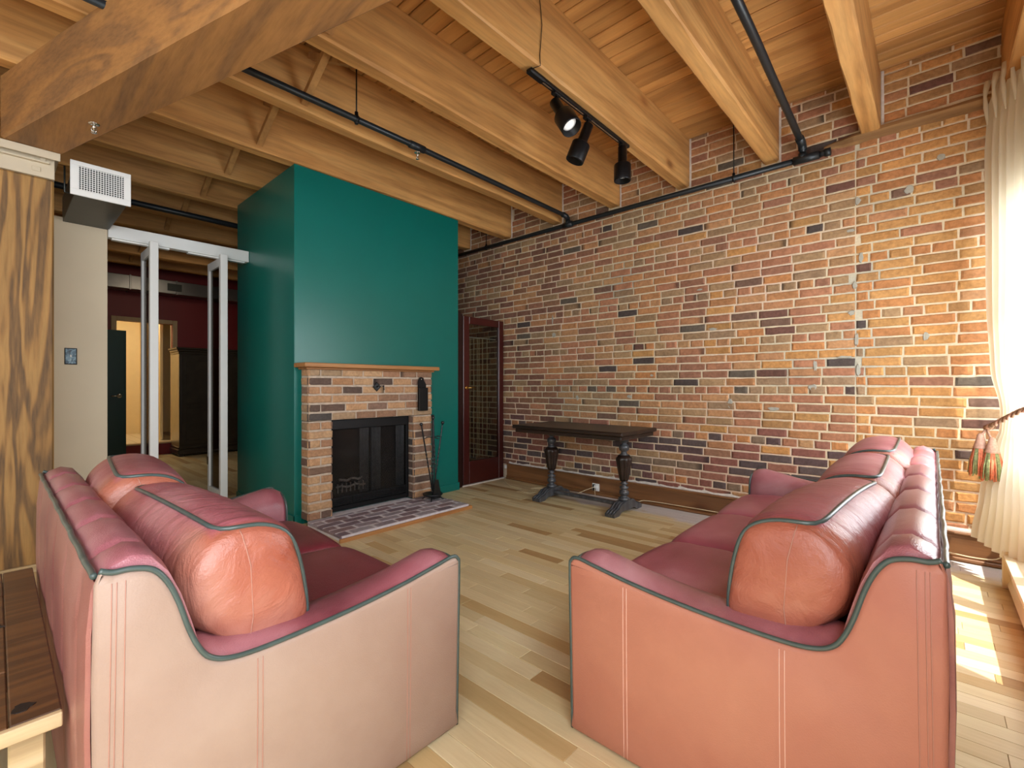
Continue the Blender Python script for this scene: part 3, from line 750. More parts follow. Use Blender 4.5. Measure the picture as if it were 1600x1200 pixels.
# match holder hanging on the surround
mh = empty('match_holder', (2.935, 3.893, .94), 0, 'black metal fireplace match holder hanging at the right of the brick surround', 'match holder')
mb = MB()
mb.box(-.052, .058, -.035, -.003, 0, .235, .003).build('box', M['black'], mh)
prof = [(-.052, .235), (.052, .235), (.05, .27), (.025, .31), (.018, .335), (-.01, .345), (-.035, .335), (-.05, .30)]
fixn(MB().loft([[(p[0], -.003, p[1]) for p in prof], [(p[0], -.010, p[1]) for p in prof]], True, True, 0, False).build('back_plate', M['black'], mh))
MB().lathe((-.01, -.010, .322), (0, -1, 0), [(0, .007), (.004, .005)], 10).build('hook', M['chrome'], mh)

# fireplace tool set
fs_ = empty('fireplace_tool_stand', (2.955, 3.735, .05), 0, 'black wrought iron stand with round dish base on the brick hearth', 'fireplace stand')
MB().lathe((0, 0, .03), (0, 0, 1), [(0, .03), (.004, .075), (.016, .096), (.03, .102), (.033, .098), (.018, .07), (.01, .012)], 28).build('dish', M['iron'], fs_)
for a in (.6, 2.2, 3.9, 5.4):
    MB().tube([(math.cos(a)*.05, math.sin(a)*.05, .035), (math.cos(a)*.08, math.sin(a)*.08, .03), (math.cos(a)*.1, math.sin(a)*.1, .0065), (math.cos(a)*.115, math.sin(a)*.115, .008)], .006, 8).build('foot', M['iron'], fs_)
pts = [(0, 0, .035+.012*k) for k in range(66)]
MB().tube(pts, .007, 8, rr=[.0095+(.004*math.sin(k*1.9) if 14 < k < 34 else 0) for k in range(66)]).build('pole', M['iron'], fs_)
MB().lathe((0, 0, .82), (0, 0, 1), [(0, .006), (.008, .014), (.018, .017), (.028, .013), (.034, .002)], 14).build('knob', M['iron'], fs_)
MB().tube([(-.11, 0, .62), (-.06, -.01, .635), (0, 0, .625), (.06, -.01, .635), (.11, 0, .62)], .005, 8).tube([(0, .1, .62), (0, 0, .625), (0, -.09, .62)], .005, 8).build('crossbar', M['iron'], fs_)
def tool(name, lab, x0, z1, y, kindf):
    t = empty(name, (2.955+x0*.1, 3.735+y, .1), 0, lab, 'fireplace tool', 'fireplace tools hung on the stand')
    top = Vector((x0-.1*x0, -y*.2, z1-.1)); bot = Vector((0, 0, .05))
    n = 50; ps = [bot+(top-bot)*k/n for k in range(n+1)]
    MB().tube(ps, .0055, 8, rr=[.0075+(.0034*math.sin(k*2.1) if 16 < k < 32 else 0) for k in range(n+1)]).build('shaft', M['iron'], t)
    MB().lathe(tuple(top), tuple(top-bot), [(0, .007), (.005, .014), (.016, .018), (.028, .013), (.033, .002)], 12).build('knob', M['iron'], t)
    kindf(t)
def shovel(t):
    mb = MB(); out = [(-.018, .16), (-.03, .1), (-.052, .0), (-.05, -.03), (.05, -.03), (.052, 0), (.03, .1), (.018, .16)]
    fixn(mb.loft([[(p[0], -.012, p[1]) for p in out], [(p[0]*.97, -.018, p[1]) for p in out]], True, True, 0, False).build('blade', M['iron'], t))
def poker(t): MB().tube([(0, 0, .055), (0, -.004, .0), (.03, -.004, .01)], .006, 8).build('hook', M['iron'], t)
def tongs(t):
    MB().tube([(0, 0, .06), (.03, 0, .09), (.05, 0, .05), (.035, 0, -.01), (.015, 0, -.02)], .004, 8).build('jaw', M['iron'], t)
tool('fireplace_poker', 'thin black iron poker leaning left on the fireplace stand', -.145, .80, -.01, poker)
tool('fireplace_shovel', 'black iron ash shovel with flat blade at the front of the stand', -.03, .86, -.055, shovel)
tool('fireplace_tongs', 'black twisted iron tongs leaning right against the green wall', .125, .80, .0, tongs)

# ================================================================== TIMBER POST, GIRDER, BRACKET
gd = Vector((.639, -2.25, 0)); gd.normalize()
gn = Vector((gd.y, -gd.x, 0))     # towards -x side
gn = -gn if gn.x > 0 else gn
mb = MB(); rings = []; n = 44; rr = random.Random(2)
pA = Vector((.285, 4.30, 0))
for i in range(n+1):
    s_ = -.0+4.4*i/n; p = pA+gd*s_
    wob = .004*math.sin(s_*3)+rr.uniform(-.0015, .0015)
    Wd = .27; b = .012
    def q(o, z): v = p+gn*o; return (v.x, v.y, z)
    rings.append([q(b+wob, 2.712), q(Wd-b, 2.712+rr.uniform(0, .002)), q(Wd, 2.712+b), q(Wd+wob*.5, 3.09), q(0, 3.09), q(wob*.5, 2.712+b)])
mb.loft(rings, True, True, 0, False)
g_ = fixn(mb.build('girder_beam', M['girder']))
tag(g_, 'huge sandblasted timber girder crossing the upper left under the joists', 'beam')
gl = B('girder_beam', -2.6, .02, 4.30, 4.57, 2.712, 3.09, M['girder'], b=.012)
tag(gl, 'short dark timber girder end left of the main girder above the steel bracket', 'beam')
po = B('support_post', -.06, .263, 4.302, 4.60, 0, 2.55, M['post'], b=.01)
tag(po, 'square rough timber post with bold dark grain beside the cream wall', 'post')
MB().box(-.08, .285, 4.27, 4.30, 0, .05, .004).build('trim_strip', M['benchedge'], po)
br = empty('steel_bracket', (.1, 4.3, 2.55), 0, 'cream painted bolted steel cap bracket on top of the timber post', 'bracket')
MB().box(-.2, .165, -.012, .3, 0, .012, .002).box(-.2, .165, -.014, -.002, 0, .15, .003).build('plate', M['bracket'], br)
MB().box(-.2, .188, -.07, .3, .15, .16, .002).box(-.2, .188, -.075, -.065, .11, .16, .002).box(-.2, .14, -.04, -.012, .088, .1, .002).build('flange', M['bracket'], br)
for (xx, zz) in ((-.07, .10), (.06, .10), (.11, .115), (-.1, .06)):
    MB().lathe((xx, -.014, zz), (0, -1, 0), [(0, .016), (.010, .016), (.012, .012)], 6, smooth=False).build('bolt', M['bracket'], br)
MB().box(.06, .1, -.02, -.014, .03, .06, .004).build('square_washer', M['bracket'], br)

# sprinkler under the girder
def sprinkler(name, loc, lab):
    e = empty(name, loc, 0, lab, 'sprinkler')
    MB().lathe((0, 0, 0), (0, 0, -1), [(0, .026), (.003, .026), (.006, .012)], 18).build('escutcheon', M['chrome'], e)
    MB().lathe((0, 0, -.004), (0, 0, -1), [(0, .008), (.02, .008), (.022, .004), (.045, .004)], 12).tube([(.008, 0, -.022), (.013, 0, -.035), (.003, 0, -.05)], .002, 6).tube([(-.008, 0, -.022), (-.013, 0, -.035), (-.003, 0, -.05)], .002, 6).build('head', M['chrome'], e)
    MB().lathe((0, 0, -.05), (0, 0, -1), [(0, .014), (.002, .014)], 14).build('deflector', M['chrome'], e)
sprinkler('fire_sprinkler', (.385, 3.60, 2.712), 'small chrome fire sprinkler under the big girder')
sprinkler('fire_sprinkler', (2.245, 3.03, 3.045), 'small chrome fire sprinkler under the long black pipe')

# ---- vent duct left
vd = empty('air_vent', (.35, 4.3, 2.5), 0, 'white rectangular grille on a dark metal duct above the cream wall', 'air vent')
MB().box(.012, .292, .012, .86, -.0, .20, .003).build('duct', M['ductdark'], vd)
MB().box(-.01, .31, 0, .012, -.01, .03, .002).box(-.01, .31, 0, .012, .192, .222, .002).box(-.01, .03, 0, .012, .03, .192, .002).box(.27, .31, 0, .012, .03, .192, .002).build('face_frame', M['white'], vd)
MB().box(.03, .27, .0095, .0115, .03, .192).build('dark_core', M['black'], vd)
gr = MB()
for k in range(17): gr.box(.03+k*.0142, .03+k*.0142+.0046, .003, .006, .03, .192)
gr.build('blade', M['white'], vd)
gr = MB()
for k in range(12): gr.box(.03, .27, .006, .009, .033+k*.0138, .033+k*.0138+.0036)
gr.build('blade', M['white'], vd)
MB().tube([(-.03, .1, .2), (-.03, .1, .02), (.012, .1, .02)], .006, 6).build('hanger', M['ductdark'], vd)

# ================================================================== PIPES
pr1 = empty('sprinkler_pipe', (4.36, 2.8, 3.03), 0, 'black iron pipe running along the brick wall under the joist ends', 'pipe')
def pp(mb, nm, root, mt='pipe'):
    o = mb.build(nm, M[mt], root); o.location = tuple(-Vector(root.location)); return o
PX = 4.375
pp(MB().tube([(PX, .72, 3.03), (PX, 2.2, 3.03), (PX, 3.6, 3.03), (PX, 5.3, 3.03)], .024, 14), 'pipe_run', pr1)
pp(MB().tube([(PX, .66, 3.03), (PX, .84, 3.03)], .033, 14).tube([(PX, .775, 3.03), (PX, .775, 3.075)], .032, 14), 'tee', pr1)
pp(MB().tube([(PX, .60, 3.03), (PX, .67, 3.03)], .024, 14).tube([(PX, .585, 3.03), (PX, .625, 3.03)], .031, 14), 'end_cap', pr1)
pp(MB().tube([(PX, 3.02, 3.03), (PX, 3.14, 3.03)], .032, 14).tube([(PX, 3.08, 3.03), (PX, 3.08, 3.08)], .031, 14), 'tee', pr1)
for yy, zt in ((4.40, 3.55), (1.30, 3.55)):
    pp(MB().tube([(PX, yy, 3.05), (PX, yy, zt)], .005, 6).tube([(PX, yy, 3.0), (PX, yy, 3.075)], .012, 8).tube([(PX, yy-.006, 3.03), (PX, yy+.006, 3.03)], .0285, 14), 'hanger_rod', pr1, 'black')
pr2 = empty('sprinkler_pipe', (2.5, 3.08, 3.1), 0, 'long black pipe slung beneath the joists left of the spotlights', 'pipe')
pp(MB().tube([(.2, 3.05, 3.085), (2.2, 3.03, 3.09), (4.28, 3.08, 3.12), (4.345, 3.08, 3.115), (4.37, 3.08, 3.09), (PX, 3.08, 3.06)], .022, 14), 'pipe_run', pr2)
pp(MB().tube([(4.27, 3.08, 3.12), (4.34, 3.08, 3.118), (4.372, 3.08, 3.09)], .029, 14), 'elbow', pr2)
pp(MB().tube([(2.17, 3.03, 3.088), (2.31, 3.03, 3.09)], .029, 14), 'coupling', pr2)
pp(MB().tube([(1.72, 3.035, 3.09), (1.72, 3.035, 3.5)], .005, 6).tube([(1.72, 3.035, 3.055), (1.72, 3.035, 3.14)], .013, 8).tube([(1.71, 3.035, 3.09), (1.73, 3.035, 3.09)], .026, 14), 'hanger_rod', pr2, 'black')
pr3 = empty('sprinkler_pipe', (3.5, .76, 3.1), 0, 'short steep black pipe between the two rightmost joists', 'pipe')
pp(MB().tube([(1.0, .70, 3.13), (2.9, .735, 3.14), (4.27, .775, 3.15), (4.34, .775, 3.145), (4.37, .775, 3.12), (PX, .775, 3.06)], .024, 14), 'pipe_run', pr3)
pp(MB().tube([(4.25, .775, 3.15), (4.335, .775, 3.147), (4.37, .775, 3.12), (PX, .775, 3.10)], .031, 14), 'elbow', pr3)
pr4 = empty('sprinkler_pipe', (.8, 5.9, 3.05), 0, 'black pipe in the shadow behind the vent beyond the chimney', 'pipe')
pp(MB().tube([(-.2, 6.0, 3.05), (3.5, 6.0, 3.05)], .03, 12), 'pipe_run', pr4)

# ================================================================== TRACK LIGHT
tl_ = empty('track_light', (2.75, 1.785, 3.095), 0, 'black ceiling track with three can spotlights on a joist underside', 'track light')
MB().box(-.58, .60, -.018, .018, -.024, 0.0, .003).build('track', M['black'], tl_)
MB().box(-.5, .58, -.004, .004, -.0255, -.0235).build('conductor_slot', M['chrome'], tl_)
MB().box(-.62, -.48, -.024, .024, -.03, 0.0, .008).build('feed_end', M['black'], tl_)
MB().tube([(-.60, -.02, -.004), (-.585, -.062, 0.0), (-.59, -.0625, .06), (-.57, -.0625, .25), (-.60, -.0625, .45)], .0025, 6).build('feed_wire', M['black'], tl_)
def head(x, d, stem):
    d = Vector(d).normalized(); e = empty('spotlight', (x, 0, -.024)); e.parent = tl_
    MB().box(-.032, .032, -.02, .02, -.02, 0, .004).tube([(0, 0, -.015), (0, 0, -stem)], .008, 8).build('stem', M['black'], e)
    p0 = Vector((0, 0, -stem))-d*.03
    MB().lathe(tuple(p0), tuple(d), [(0, .002), (.0, .026), (.006, .034), (.13, .035), (.134, .048), (.14, .060), (.148, .065), (.262, .065), (.27, .063), (.27, .058), (.215, .055), (.213, .002)], 26).build('can', M['black'], e)
    MB().lathe(tuple(p0+d*.222), tuple(d), [(0, .002), (0, .044), (.006, .046), (.012, .03), (.014, .002)], 22).build('bulb', M['bulb'], e)
head(-.345, (-.05, -.54, -.84), .075); head(.02, (-.185, .33, -.926), .075); head(.515, (0, 0, -1), .045)

# ================================================================== SOFAS
# side outline as (depth from back, height), front bottom -> front top -> arm -> back top -> back bottom
OUT = [(.945, .012), (.95, .30), (.955, .55), (.950, .59), (.925, .602), (.86, .592), (.73, .572), (.575, .556), (.42, .547), (.30, .545), (.235, .552), (.197, .57), (.175, .60),
       (.155, .65), (.135, .72), (.115, .77), (.090, .803), (.055, .815), (.025, .816), (.004, .824)]
SM = catmull(OUT, 4)
BK = [(-.004, .80), (-.008, .6), (-.006, .3), (.0, .012)]
def zarm(d):
    a = [(p[0], p[1]) for p in OUT[4:12]]
    if d >= a[0][0]: return a[0][1]
    for (d1, z1), (d2, z2) in zip(a, a[1:]):
        if d2 <= d <= d1: return z2+(z1-z2)*(d-d2)/(d1-d2)
    return a[-1][1]
def sofa(name, lab, loc, rz, L_, nseat, near, sidemat, seams, topmat, pr_tag, cush):
    root = empty(name, loc, rz, lab, 'sofa')
    rs = random.Random(len(name)+nseat)
    # end panels
    for end in (0, 1):
        sgn = -1 if end == 0 else 1; u0 = 0 if end == 0 else L_
        prof = SM+BK; c = Vector((.5, .35))
        def ring(off, u, keep=0):
            out = []
            for i, (d, z) in enumerate(prof):
                a = Vector(prof[i-1]); b = Vector(prof[(i+1) % len(prof)]); t = b-a
                nn = Vector((t.y, -t.x)); nn = nn.normalized() if nn.length > 1e-9 else Vector((0, 0))
                q = Vector((d, z))+nn*off*(.35 if len(SM)-4 <= i <= len(SM) else 1)
                out.append((u, q.x, max(q.y, .01)))
            return out
        A = sum(prof[i-1][0]*prof[i][1]-prof[i][0]*prof[i-1][1] for i in range(len(prof)))
        s2 = 1 if A > 0 else -1
        rings = [ring(0, u0), ring(0, u0+sgn*.006), ring(-.005*s2, u0+sgn*.012), ring(-.013*s2, u0+sgn*.015)]
        mbp = MB().loft(rings, True, False); last = rings[-1]
        tri = tessellate_polygon([[Vector((q[1], q[2], 0)) for q in last]])
        mbp.add(last, [tuple(t) for t in tri], None, 0, False)
        o = mbp.build('end_panel', M[sidemat], root, sharp=50); bm_ = bmesh.new(); bm_.from_mesh(o.data); bmesh.ops.remove_doubles(bm_, verts=bm_.verts, dist=1e-5); bmesh.ops.recalc_face_normals(bm_, faces=bm_.faces); bm_.to_mesh(o.data); bm_.free()
        # piping along the panel edge
        pth = [(u0+sgn*.008, d, z+.004) for (d, z) in SM]
        pp_ = MB().tube(pth, .0062, 8)
        pp_.build('piping', M['piping'], root)
        if end == near:
            for dd in (.738, .298):
                for k in (-.006, .006):
                    MB().tube([(u0+sgn*.0158, dd+k+.004*math.sin(zz*3), .02+zz) for zz in [j*(zarm(dd)-.035)/10 for j in range(11)]], .0011, 5).build('stitching', M['thread' if sidemat == 'side_r' else 'threaddark'], root)
            for k in (.022, .030, .044):
                MB().tube([(u0+sgn*.0158, k-.01*(1-zz), .02+.78*zz) for zz in [j/12 for j in range(13)]], .0009, 5).build('stitching', M['threaddark'], root)
    # arms
    for end in (0, 1):
        u0 = 0 if end == 0 else L_; sg = 1 if end == 0 else -1; rings = []; n = 34
        for i in range(n+1):
            d = .10+.848*i/n; zt = zarm(d) if d > .2 else .57
            cr = .012+.008*math.sin(d*9)
            k = 1.0; dz = 0
            if i >= n-2: dz = (.006, .014, .03)[i-(n-2)]; k = (1, .985, .95)[i-(n-2)]
            sec = [(.0, .012), (.0, zt-.004), (.02, zt+cr*.6), (.06, zt+cr*1.3), (.105, zt+cr*1.2), (.145, zt-.002), (.172, zt-.03), (.185, zt-.07), (.188, zt-.14), (.186, .012)]
            rings.append([(u0+sg*(a*k), d+(.004 if i == n else 0), max(.012, z-dz if z > .1 else z)) for a, z in sec])
        o = fixn(MB().loft(rings, True, True).build('armrest', M[topmat], root, sharp=60))
        ins = catmull([(.0, .60), (.02, .608), (.06, .613), (.105, .61), (.145, .594), (.172, .568), (.186, .52), (.188, .44)], 3)
        MB().tube([(u0+sg*a, .948, z-.02) for a, z in ins], .0058, 8).build('piping', M['piping'], root)
    # back with channelled top
    rings = []; us = []; u = .002
    while u < L_-.002: us.append(u); u += .0125
    us.append(L_-.002)
    def pinch(u): return sum(math.exp(-((u-s)/.013)**2) for s in seams)
    def crownf(u):
        ss = [0]+list(seams)+[L_]
        for a, b in zip(ss, ss[1:]):
            if a <= u <= b: return math.sin(PI*(u-a)/(b-a))**.5 if b > a else 0
        return 0
    for u in us:
        pz = pinch(u); cr = crownf(u)
        wv = .003*math.sin(u*31)
        sec = [(.012, .012), (-.003, .2), (-.008-.002*cr+.004*pz, .5), (-.006-.003*cr+.006*pz, .7), (.0, .79), (.004, .812),
               (.02, .826+.010*cr-.010*pz), (.055, .838+.014*cr-.017*pz), (.09, .828+.014*cr-.017*pz), (.12, .79+.010*cr-.014*pz), (.143, .735+.006*cr), (.165, .66), (.185, .58), (.2, .45), (.2, .012)]
        rings.append([(u, d+wv*(.2), z) for d, z in sec])
    fixn(MB().loft(rings, True, True).build('backrest', M[topmat], root, sharp=70))
    MB().tube([(u, -.004+.001*math.sin(u*29)+.0015*pinch(u), .817-.002*pinch(u)) for u in us], .0065, 8).build('piping', M['piping'], root)
    # outer back skin (salmon like the ends)
    rings = []
    for u in us:
        pz = pinch(u); cr = crownf(u)
        rings.append([(u, -.006, .012), (u, -.013, .2), (u, -.017-.004*cr+.006*pz, .5), (u, -.014-.005*cr+.008*pz, .7), (u, -.008, .785), (u, -.003, .806), (u, .006, .80), (u, .004, .012)])
    fixn(MB().loft(rings, True, True).build('outer_back_panel', M[cush['backskin']], root, sharp=70))
    # base and front rail
    MB().box(.19, L_-.19, .20, .93, .012, .26, .01).build('base_frame', M[topmat], root)
    # seat cushions
    a0 = .19; wS = (L_-.38)/nseat
    for k in range(nseat):
        ua, ub = a0+wS*k+.006, a0+wS*(k+1)-.006
        rings = []; nn = 26
        prof = catmull([(.19, .27), (.19, .40), (.22, .455), (.36, .472), (.55, .48), (.75, .482), (.90, .472), (.965, .445), (.99, .39), (.985, .32), (.965, .275), (.5, .262)], 3, True)
        for i in range(nn+1):
            t = i/nn; e_ = min(t, 1-t)*wS
            q = 1-math.exp(-e_/.03)
            wr_ = 1+.012*math.sin(t*40+k)*.3
            ring = []
            for (d, z) in prof:
                cz = .36; cd = .58
                s_ = .82+.18*q
                zz = cz+(z-cz)*(s_) + (.004*math.sin(d*34+t*3+k*2)*(.3+t*(1-t)*3) if z > .44 else 0)
                if z > .44: zz += .010*math.sin(PI*t)
                ring.append((ua+(ub-ua)*t, cd+(d-cd)*(.97+.03*q), zz))
            rings.append(ring)
        fixn(MB().loft(rings, True, True).build('seat_cushion', M[cush['seat']], root, sharp=70))
        MB().tube([(ua+(ub-ua)*t, .972, .4) for t in (0, .5, 1)], .004, 6).build('piping', M['piping'], root)
    # back cushions
    for ci, (ua, ub, pa, pb, twist) in enumerate(cush['list']):
        nn = 30; rings = []; NP = 4
        Pa = catmull(pa, NP, True); Pb = catmull(pb, NP, True); NPt = len(Pa)
        for i in range(nn+1):
            t = i/nn; e_ = min(t, 1-t)*(ub-ua)
            q = 1-math.exp(-e_/.012)
            ring = []
            ca = (sum(p[0] for p in Pa)/NPt*(1-t)+sum(p[0] for p in Pb)/NPt*t, sum(p[1] for p in Pa)/NPt*(1-t)+sum(p[1] for p in Pb)/NPt*t)
            for j in range(NPt):
                d = Pa[j][0]*(1-t)+Pb[j][0]*t; z = Pa[j][1]*(1-t)+Pb[j][1]*t
                s_ = .93+.07*q+.045*math.sin(PI*t)
                puck = .0035*math.sin(t*64+ci+j*.2)*(1 if j > NPt*.45 else .45)*min(1, abs(j-5*NP)/7)
                d = ca[0]+(d-ca[0])*s_+puck; z = ca[1]+(z-ca[1])*(s_)+puck*.6
                z += twist*math.sin(PI*t)
                bulge = 0
                ring.append((ua+(ub-ua)*t, d, z))
            rings.append(ring)
        # gently domed ends, flat enough to read as box gussets
        def dome(ring, dirn):
            c = Vector((sum(p[0] for p in ring)/len(ring), sum(p[1] for p in ring)/len(ring), sum(p[2] for p in ring)/len(ring)))
            out = []
            for f, w_ in ((.975, .008), (.90, .018), (.7, .027), (.42, .032), (.15, .034)):
                out.append([tuple(c+(Vector(p)-c)*f+Vector((dirn*w_, 0, 0))) for p in ring])
            return out
        d0 = dome(rings[0], -1); d1 = dome(rings[-1], 1)
        allr = d0[::-1]+rings+d1
        nd = len(d0); kp0 = 5*NP
        cols = []
        for i in range(len(allr)):
            k = i-nd
            if k <= 0 or k >= nn: f_ = [1.0]*NPt
            else:
                e2 = min(k, nn-k)/nn*(ub-ua)
                f_ = [0.0 if j <= kp0 else .15+.85*math.exp(-(e2/.12)**2) for j in range(NPt)]
            cols += [(q_, q_, q_, 1) for q_ in f_]
        mb = MB().loft(allr, True, True, col=cols)
        o = mb.build('back_cushion', M['cushion'], root, attr=True, sharp=75)
        fixn(o)
        path = [rings[0][j] for j in range(0, kp0+1)]+[rings[i][kp0] for i in range(1, nn)]+[rings[-1][j] for j in range(kp0, -1, -1)]
        for _ in range(5): path = [path[0]]+[tuple((Vector(path[q_-1])+Vector(path[q_])*2+Vector(path[q_+1]))/4) for q_ in range(1, len(path)-1)]+[path[-1]]
        # push piping slightly out
        cc_ = Vector(((ua+ub)/2, sum(p[1] for p in rings[nn//2])/NPt, sum(p[2] for p in rings[nn//2])/NPt))
        path = [tuple(Vector(p)+(Vector(p)-Vector((p[0], cc_.y, cc_.z))).normalized()*.0045) for p in path]
        MB().tube(path, .0062, 8).build('piping', M['piping'], o)
        for (ring, dn) in ((rings[0], -1), (rings[-1], 1)):
            dd = dome(ring, dn); kt = int(kp0*.90); kb = int(NP*10)
            seq = [Vector(dd[q_][kt]) for q_ in (0, 1, 2, 3)]+[Vector(dd[q_][kb]) for q_ in (3, 2, 1, 0)]
            MB().tube([tuple(p+Vector((dn*.0015, 0, 0))) for p in seq], .0013, 5).build('seam', M['threaddark'], o)
    return root
# cushion profiles: start at front bottom, up the front, over the top to the rear top corner (index 5), then down the back
def cp(dx=0, dz=0, lean=0):
    P = [(.468, .535), (.460, .64), (.440, .74), (.410, .808), (.33, .842), (.236, .834), (.172, .775), (.160, .70), (.180, .622), (.232, .562), (.300, .502), (.405, .512)]
    return [(d+dx+lean*(z-.55), z+dz) for d, z in P]
lo = cp(-.02, -.055, 0)
cl = dict(seat='maroon', top='mauve', end='orange', backskin='backskin', list=[
    (.10, .785, cp(-.03, .045), cp(-.055, .05, -.12), .0),
    (.80, 1.515, cp(-.04, .015, -.05), cp(0, 0, 0), .0)])
LL = 1.60
sofa('leather_loveseat', 'two seat pink maroon leather sofa with pale side in front of the timber post', (.136, 1.243+LL, 0), -PI/2, LL, 2, 1, 'side_l', [.22, .54, .86, 1.16, 1.46], 'mauve', '', cl)
LR = 2.30
cr_ = dict(seat='maroon_r', top='mauve', end='orange', backskin='backskin', list=[
    (.085, .76, cp(0, 0), cp(-.05, .02, -.08), .012),
    (.79, 1.43, cp(-.06, .03, -.05), cp(-.05, .04, -.06), .0),
    (1.46, 2.16, cp(-.06, .055, -.08), cp(-.05, .06, -.1), .0)])
sofa('leather_sofa', 'three seat maroon leather sofa with salmon side next to the curtain', (1.35, -.02, 0), 0, LR, 3, 0, 'side_r', [.13, .46, .80, 1.14, 1.48, 1.82, 2.14], 'mauve_r', '', cr_)

# ================================================================== REFECTORY CONSOLE TABLE
tb = empty('console_table', (4.0, 2.63, 0), 0, 'dark wooden console table with carved baluster legs against the brick wall', 'table')
TX0, TX1, TY0, TY1 = -.33, .37, -.62, .68
MB().box(TX0, TX1, TY0, TY1, .745, .782, .01).build('tabletop', M['darkwood'], tb)
MB().box(TX0+.025, TX1-.025, TY0+.025, TY1-.025, .705, .745, .008).build('apron', M['darkwood'], tb)
def turned(y, lab=None):
    e = empty('leg', (0, y, 0)); e.parent = tb
    prof = [(.10, .034), (.115, .046), (.135, .050), (.15, .034), (.165, .028), (.175, .038), (.20, .042), (.222, .036), (.232, .026), (.245, .036), (.262, .038), (.275, .026), (.29, .030), (.30, .036), (.312, .026), (.33, .032)]
    prof = [(.10+(z-.10)*.848, r*(1.12 if r > .033 else .82)) for z, r in prof]
    MB().lathe((0, 0, 0), (0, 0, 1), prof, 22).build('lower_turning', M['greywood'], e)
    seg = 40; rings = []
    for (z, r) in [(.294, .034), (.315, .042), (.385, .054), (.465, .066), (.49, .072), (.51, .076), (.52, .066), (.54, .05)]:
        rings.append([(math.cos(2*PI*k/seg)*r*(1+(.11 if z < .50 else .03)*math.cos(8*2*PI*k/seg)), math.sin(2*PI*k/seg)*r*(1+(.11 if z < .50 else .03)*math.cos(8*2*PI*k/seg)), z) for k in range(seg)])
    fixn(MB().loft(rings).build('carved_cup', M['darkwood'], e))
    prof = [(.572, .046), (.585, .034), (.60, .030), (.612, .042), (.632, .046), (.648, .040), (.656, .028), (.668, .030), (.674, .040), (.70, .042), (.706, .042)]
    prof = [(.537+(z-.572)*1.261, r*(1.08 if r > .037 else .85)) for z, r in prof]
    MB().lathe((0, 0, 0), (0, 0, 1), prof, 22).build('upper_turning', M['greywood'], e)
    # trestle foot along x, profile of an S-curved block
    fp_ = [(-.265, .0), (-.27, .03), (-.23, .05), (-.18, .06), (-.13, .095), (-.06, .11), (.06, .11), (.13, .095), (.18, .06), (.23, .05), (.27, .03), (.265, 0), (.18, .0), (.12, .03), (-.12, .03), (-.18, 0)]
    fixn(MB().loft([[(a, -.048, b) for a, b in fp_], [(a, .048, b) for a, b in fp_]], True, True, 0, False).build('foot', M['greywood'], e))
    gr = MB()
    for k in (-.03, 0, .03):
        for sg in (-1, 1):
            gr.tube([(sg*.268, k, .032), (sg*.23, k, .053), (sg*.18, k, .063), (sg*.13, k, .098), (sg*.08, k, .108)], .007, 6)
    gr.build('reeding', M['greywood'], e)
turned(-.46); turned(.40)
MB().box(-.028, .028, -.41, .35, .052, .085, .006).build('stretcher', M['greywood'], tb)

# ---- socket, plug and cords
so = empty('wall_outlet', (4.405, 2.73, .055), 0, 'white power outlet with a plug in the baseboard behind the table', 'outlet')
MB().box(-.006, .002, -.045, .045, -.02, .07, .003).build('face_plate', M['white'], so)
MB().box(-.0065, -.004, .0, .04, -.012, .06, .001).build('dark_recess', M['black'], so)
MB().box(-.03, -.006, -.03, .012, .02, .055, .006).build('plug', M['white'], so)
cd = MB().tube(catmull([(4.37, 2.735, .09), (4.33, 2.80, .06), (4.25, 2.9, .01), (4.22, 3.05, .006), (4.3, 3.2, .006), (4.27, 3.35, .006), (4.15, 3.45, .006), (4.1, 3.3, .006), (3.98, 3.30, .006), (3.97, 3.42, .006), (4.08, 3.52, .006), (4.1, 3.7, .006), (4.25, 3.95, .006), (4.36, 4.06, .006)], 5), .0035, 6).build('power_cord', M['ivory'])
tag(cd, 'cream power cord snaking from the outlet to the French door', 'cord')
cd = MB().tube(catmull([(4.36, 2.72, .075), (4.28, 2.66, .02), (4.2, 2.6, .006), (4.3, 2.4, .006), (4.32, 2.2, .03), (4.37, 2.1, .045), (4.378, 1.6, .05), (4.378, 1.0, .052), (4.378, .4, .052), (4.378, 0.1, .05), (4.37, -.05, .06), (4.37, -.22, .05), (4.36, -.33, .08), (4.37, -.36, .2)], 5), .0035, 6).build('power_cord', M['ivory'])
tag(cd, 'thin pale cord lying along the baseboard toward the curtain', 'cord')
B('door_plug', 4.392, 4.42, 4.06, 4.09, .13, .175, M['white'], None, .004)
tag(bpy.data.objects['door_plug'], 'small white wall plug at the corner beside the French door', 'plug')

# ================================================================== SWITCH PLATE
sw = empty('switch_plate', (.408, 5.119, 1.432), 0, 'small marbled blue light switch plate on the cream wall', 'light switch')
m, nt, bs = newmat('marbled_blue'); bs.inputs['Roughness'].default_value = .3
L(nt, ramp(nt, noise(nt, mapping(nt), 30, 3, .5, 1), [(.35, S(26, 54, 70)), (.5, S(84, 120, 140)), (.65, S(150, 176, 184))]).outputs[0], bs.inputs['Base Color']); M['marble'] = m
MB().box(-.037, .037, -.004, 0, -.066, .066, .002).build('border', M['black'], sw)
MB().box(-.031, .031, -.006, -.004, -.059, .059, .001).build('plate', M['marble'], sw)
MB().box(-.005, .005, -.014, -.006, -.006, .012, .002).build('toggle', M['white'], sw)

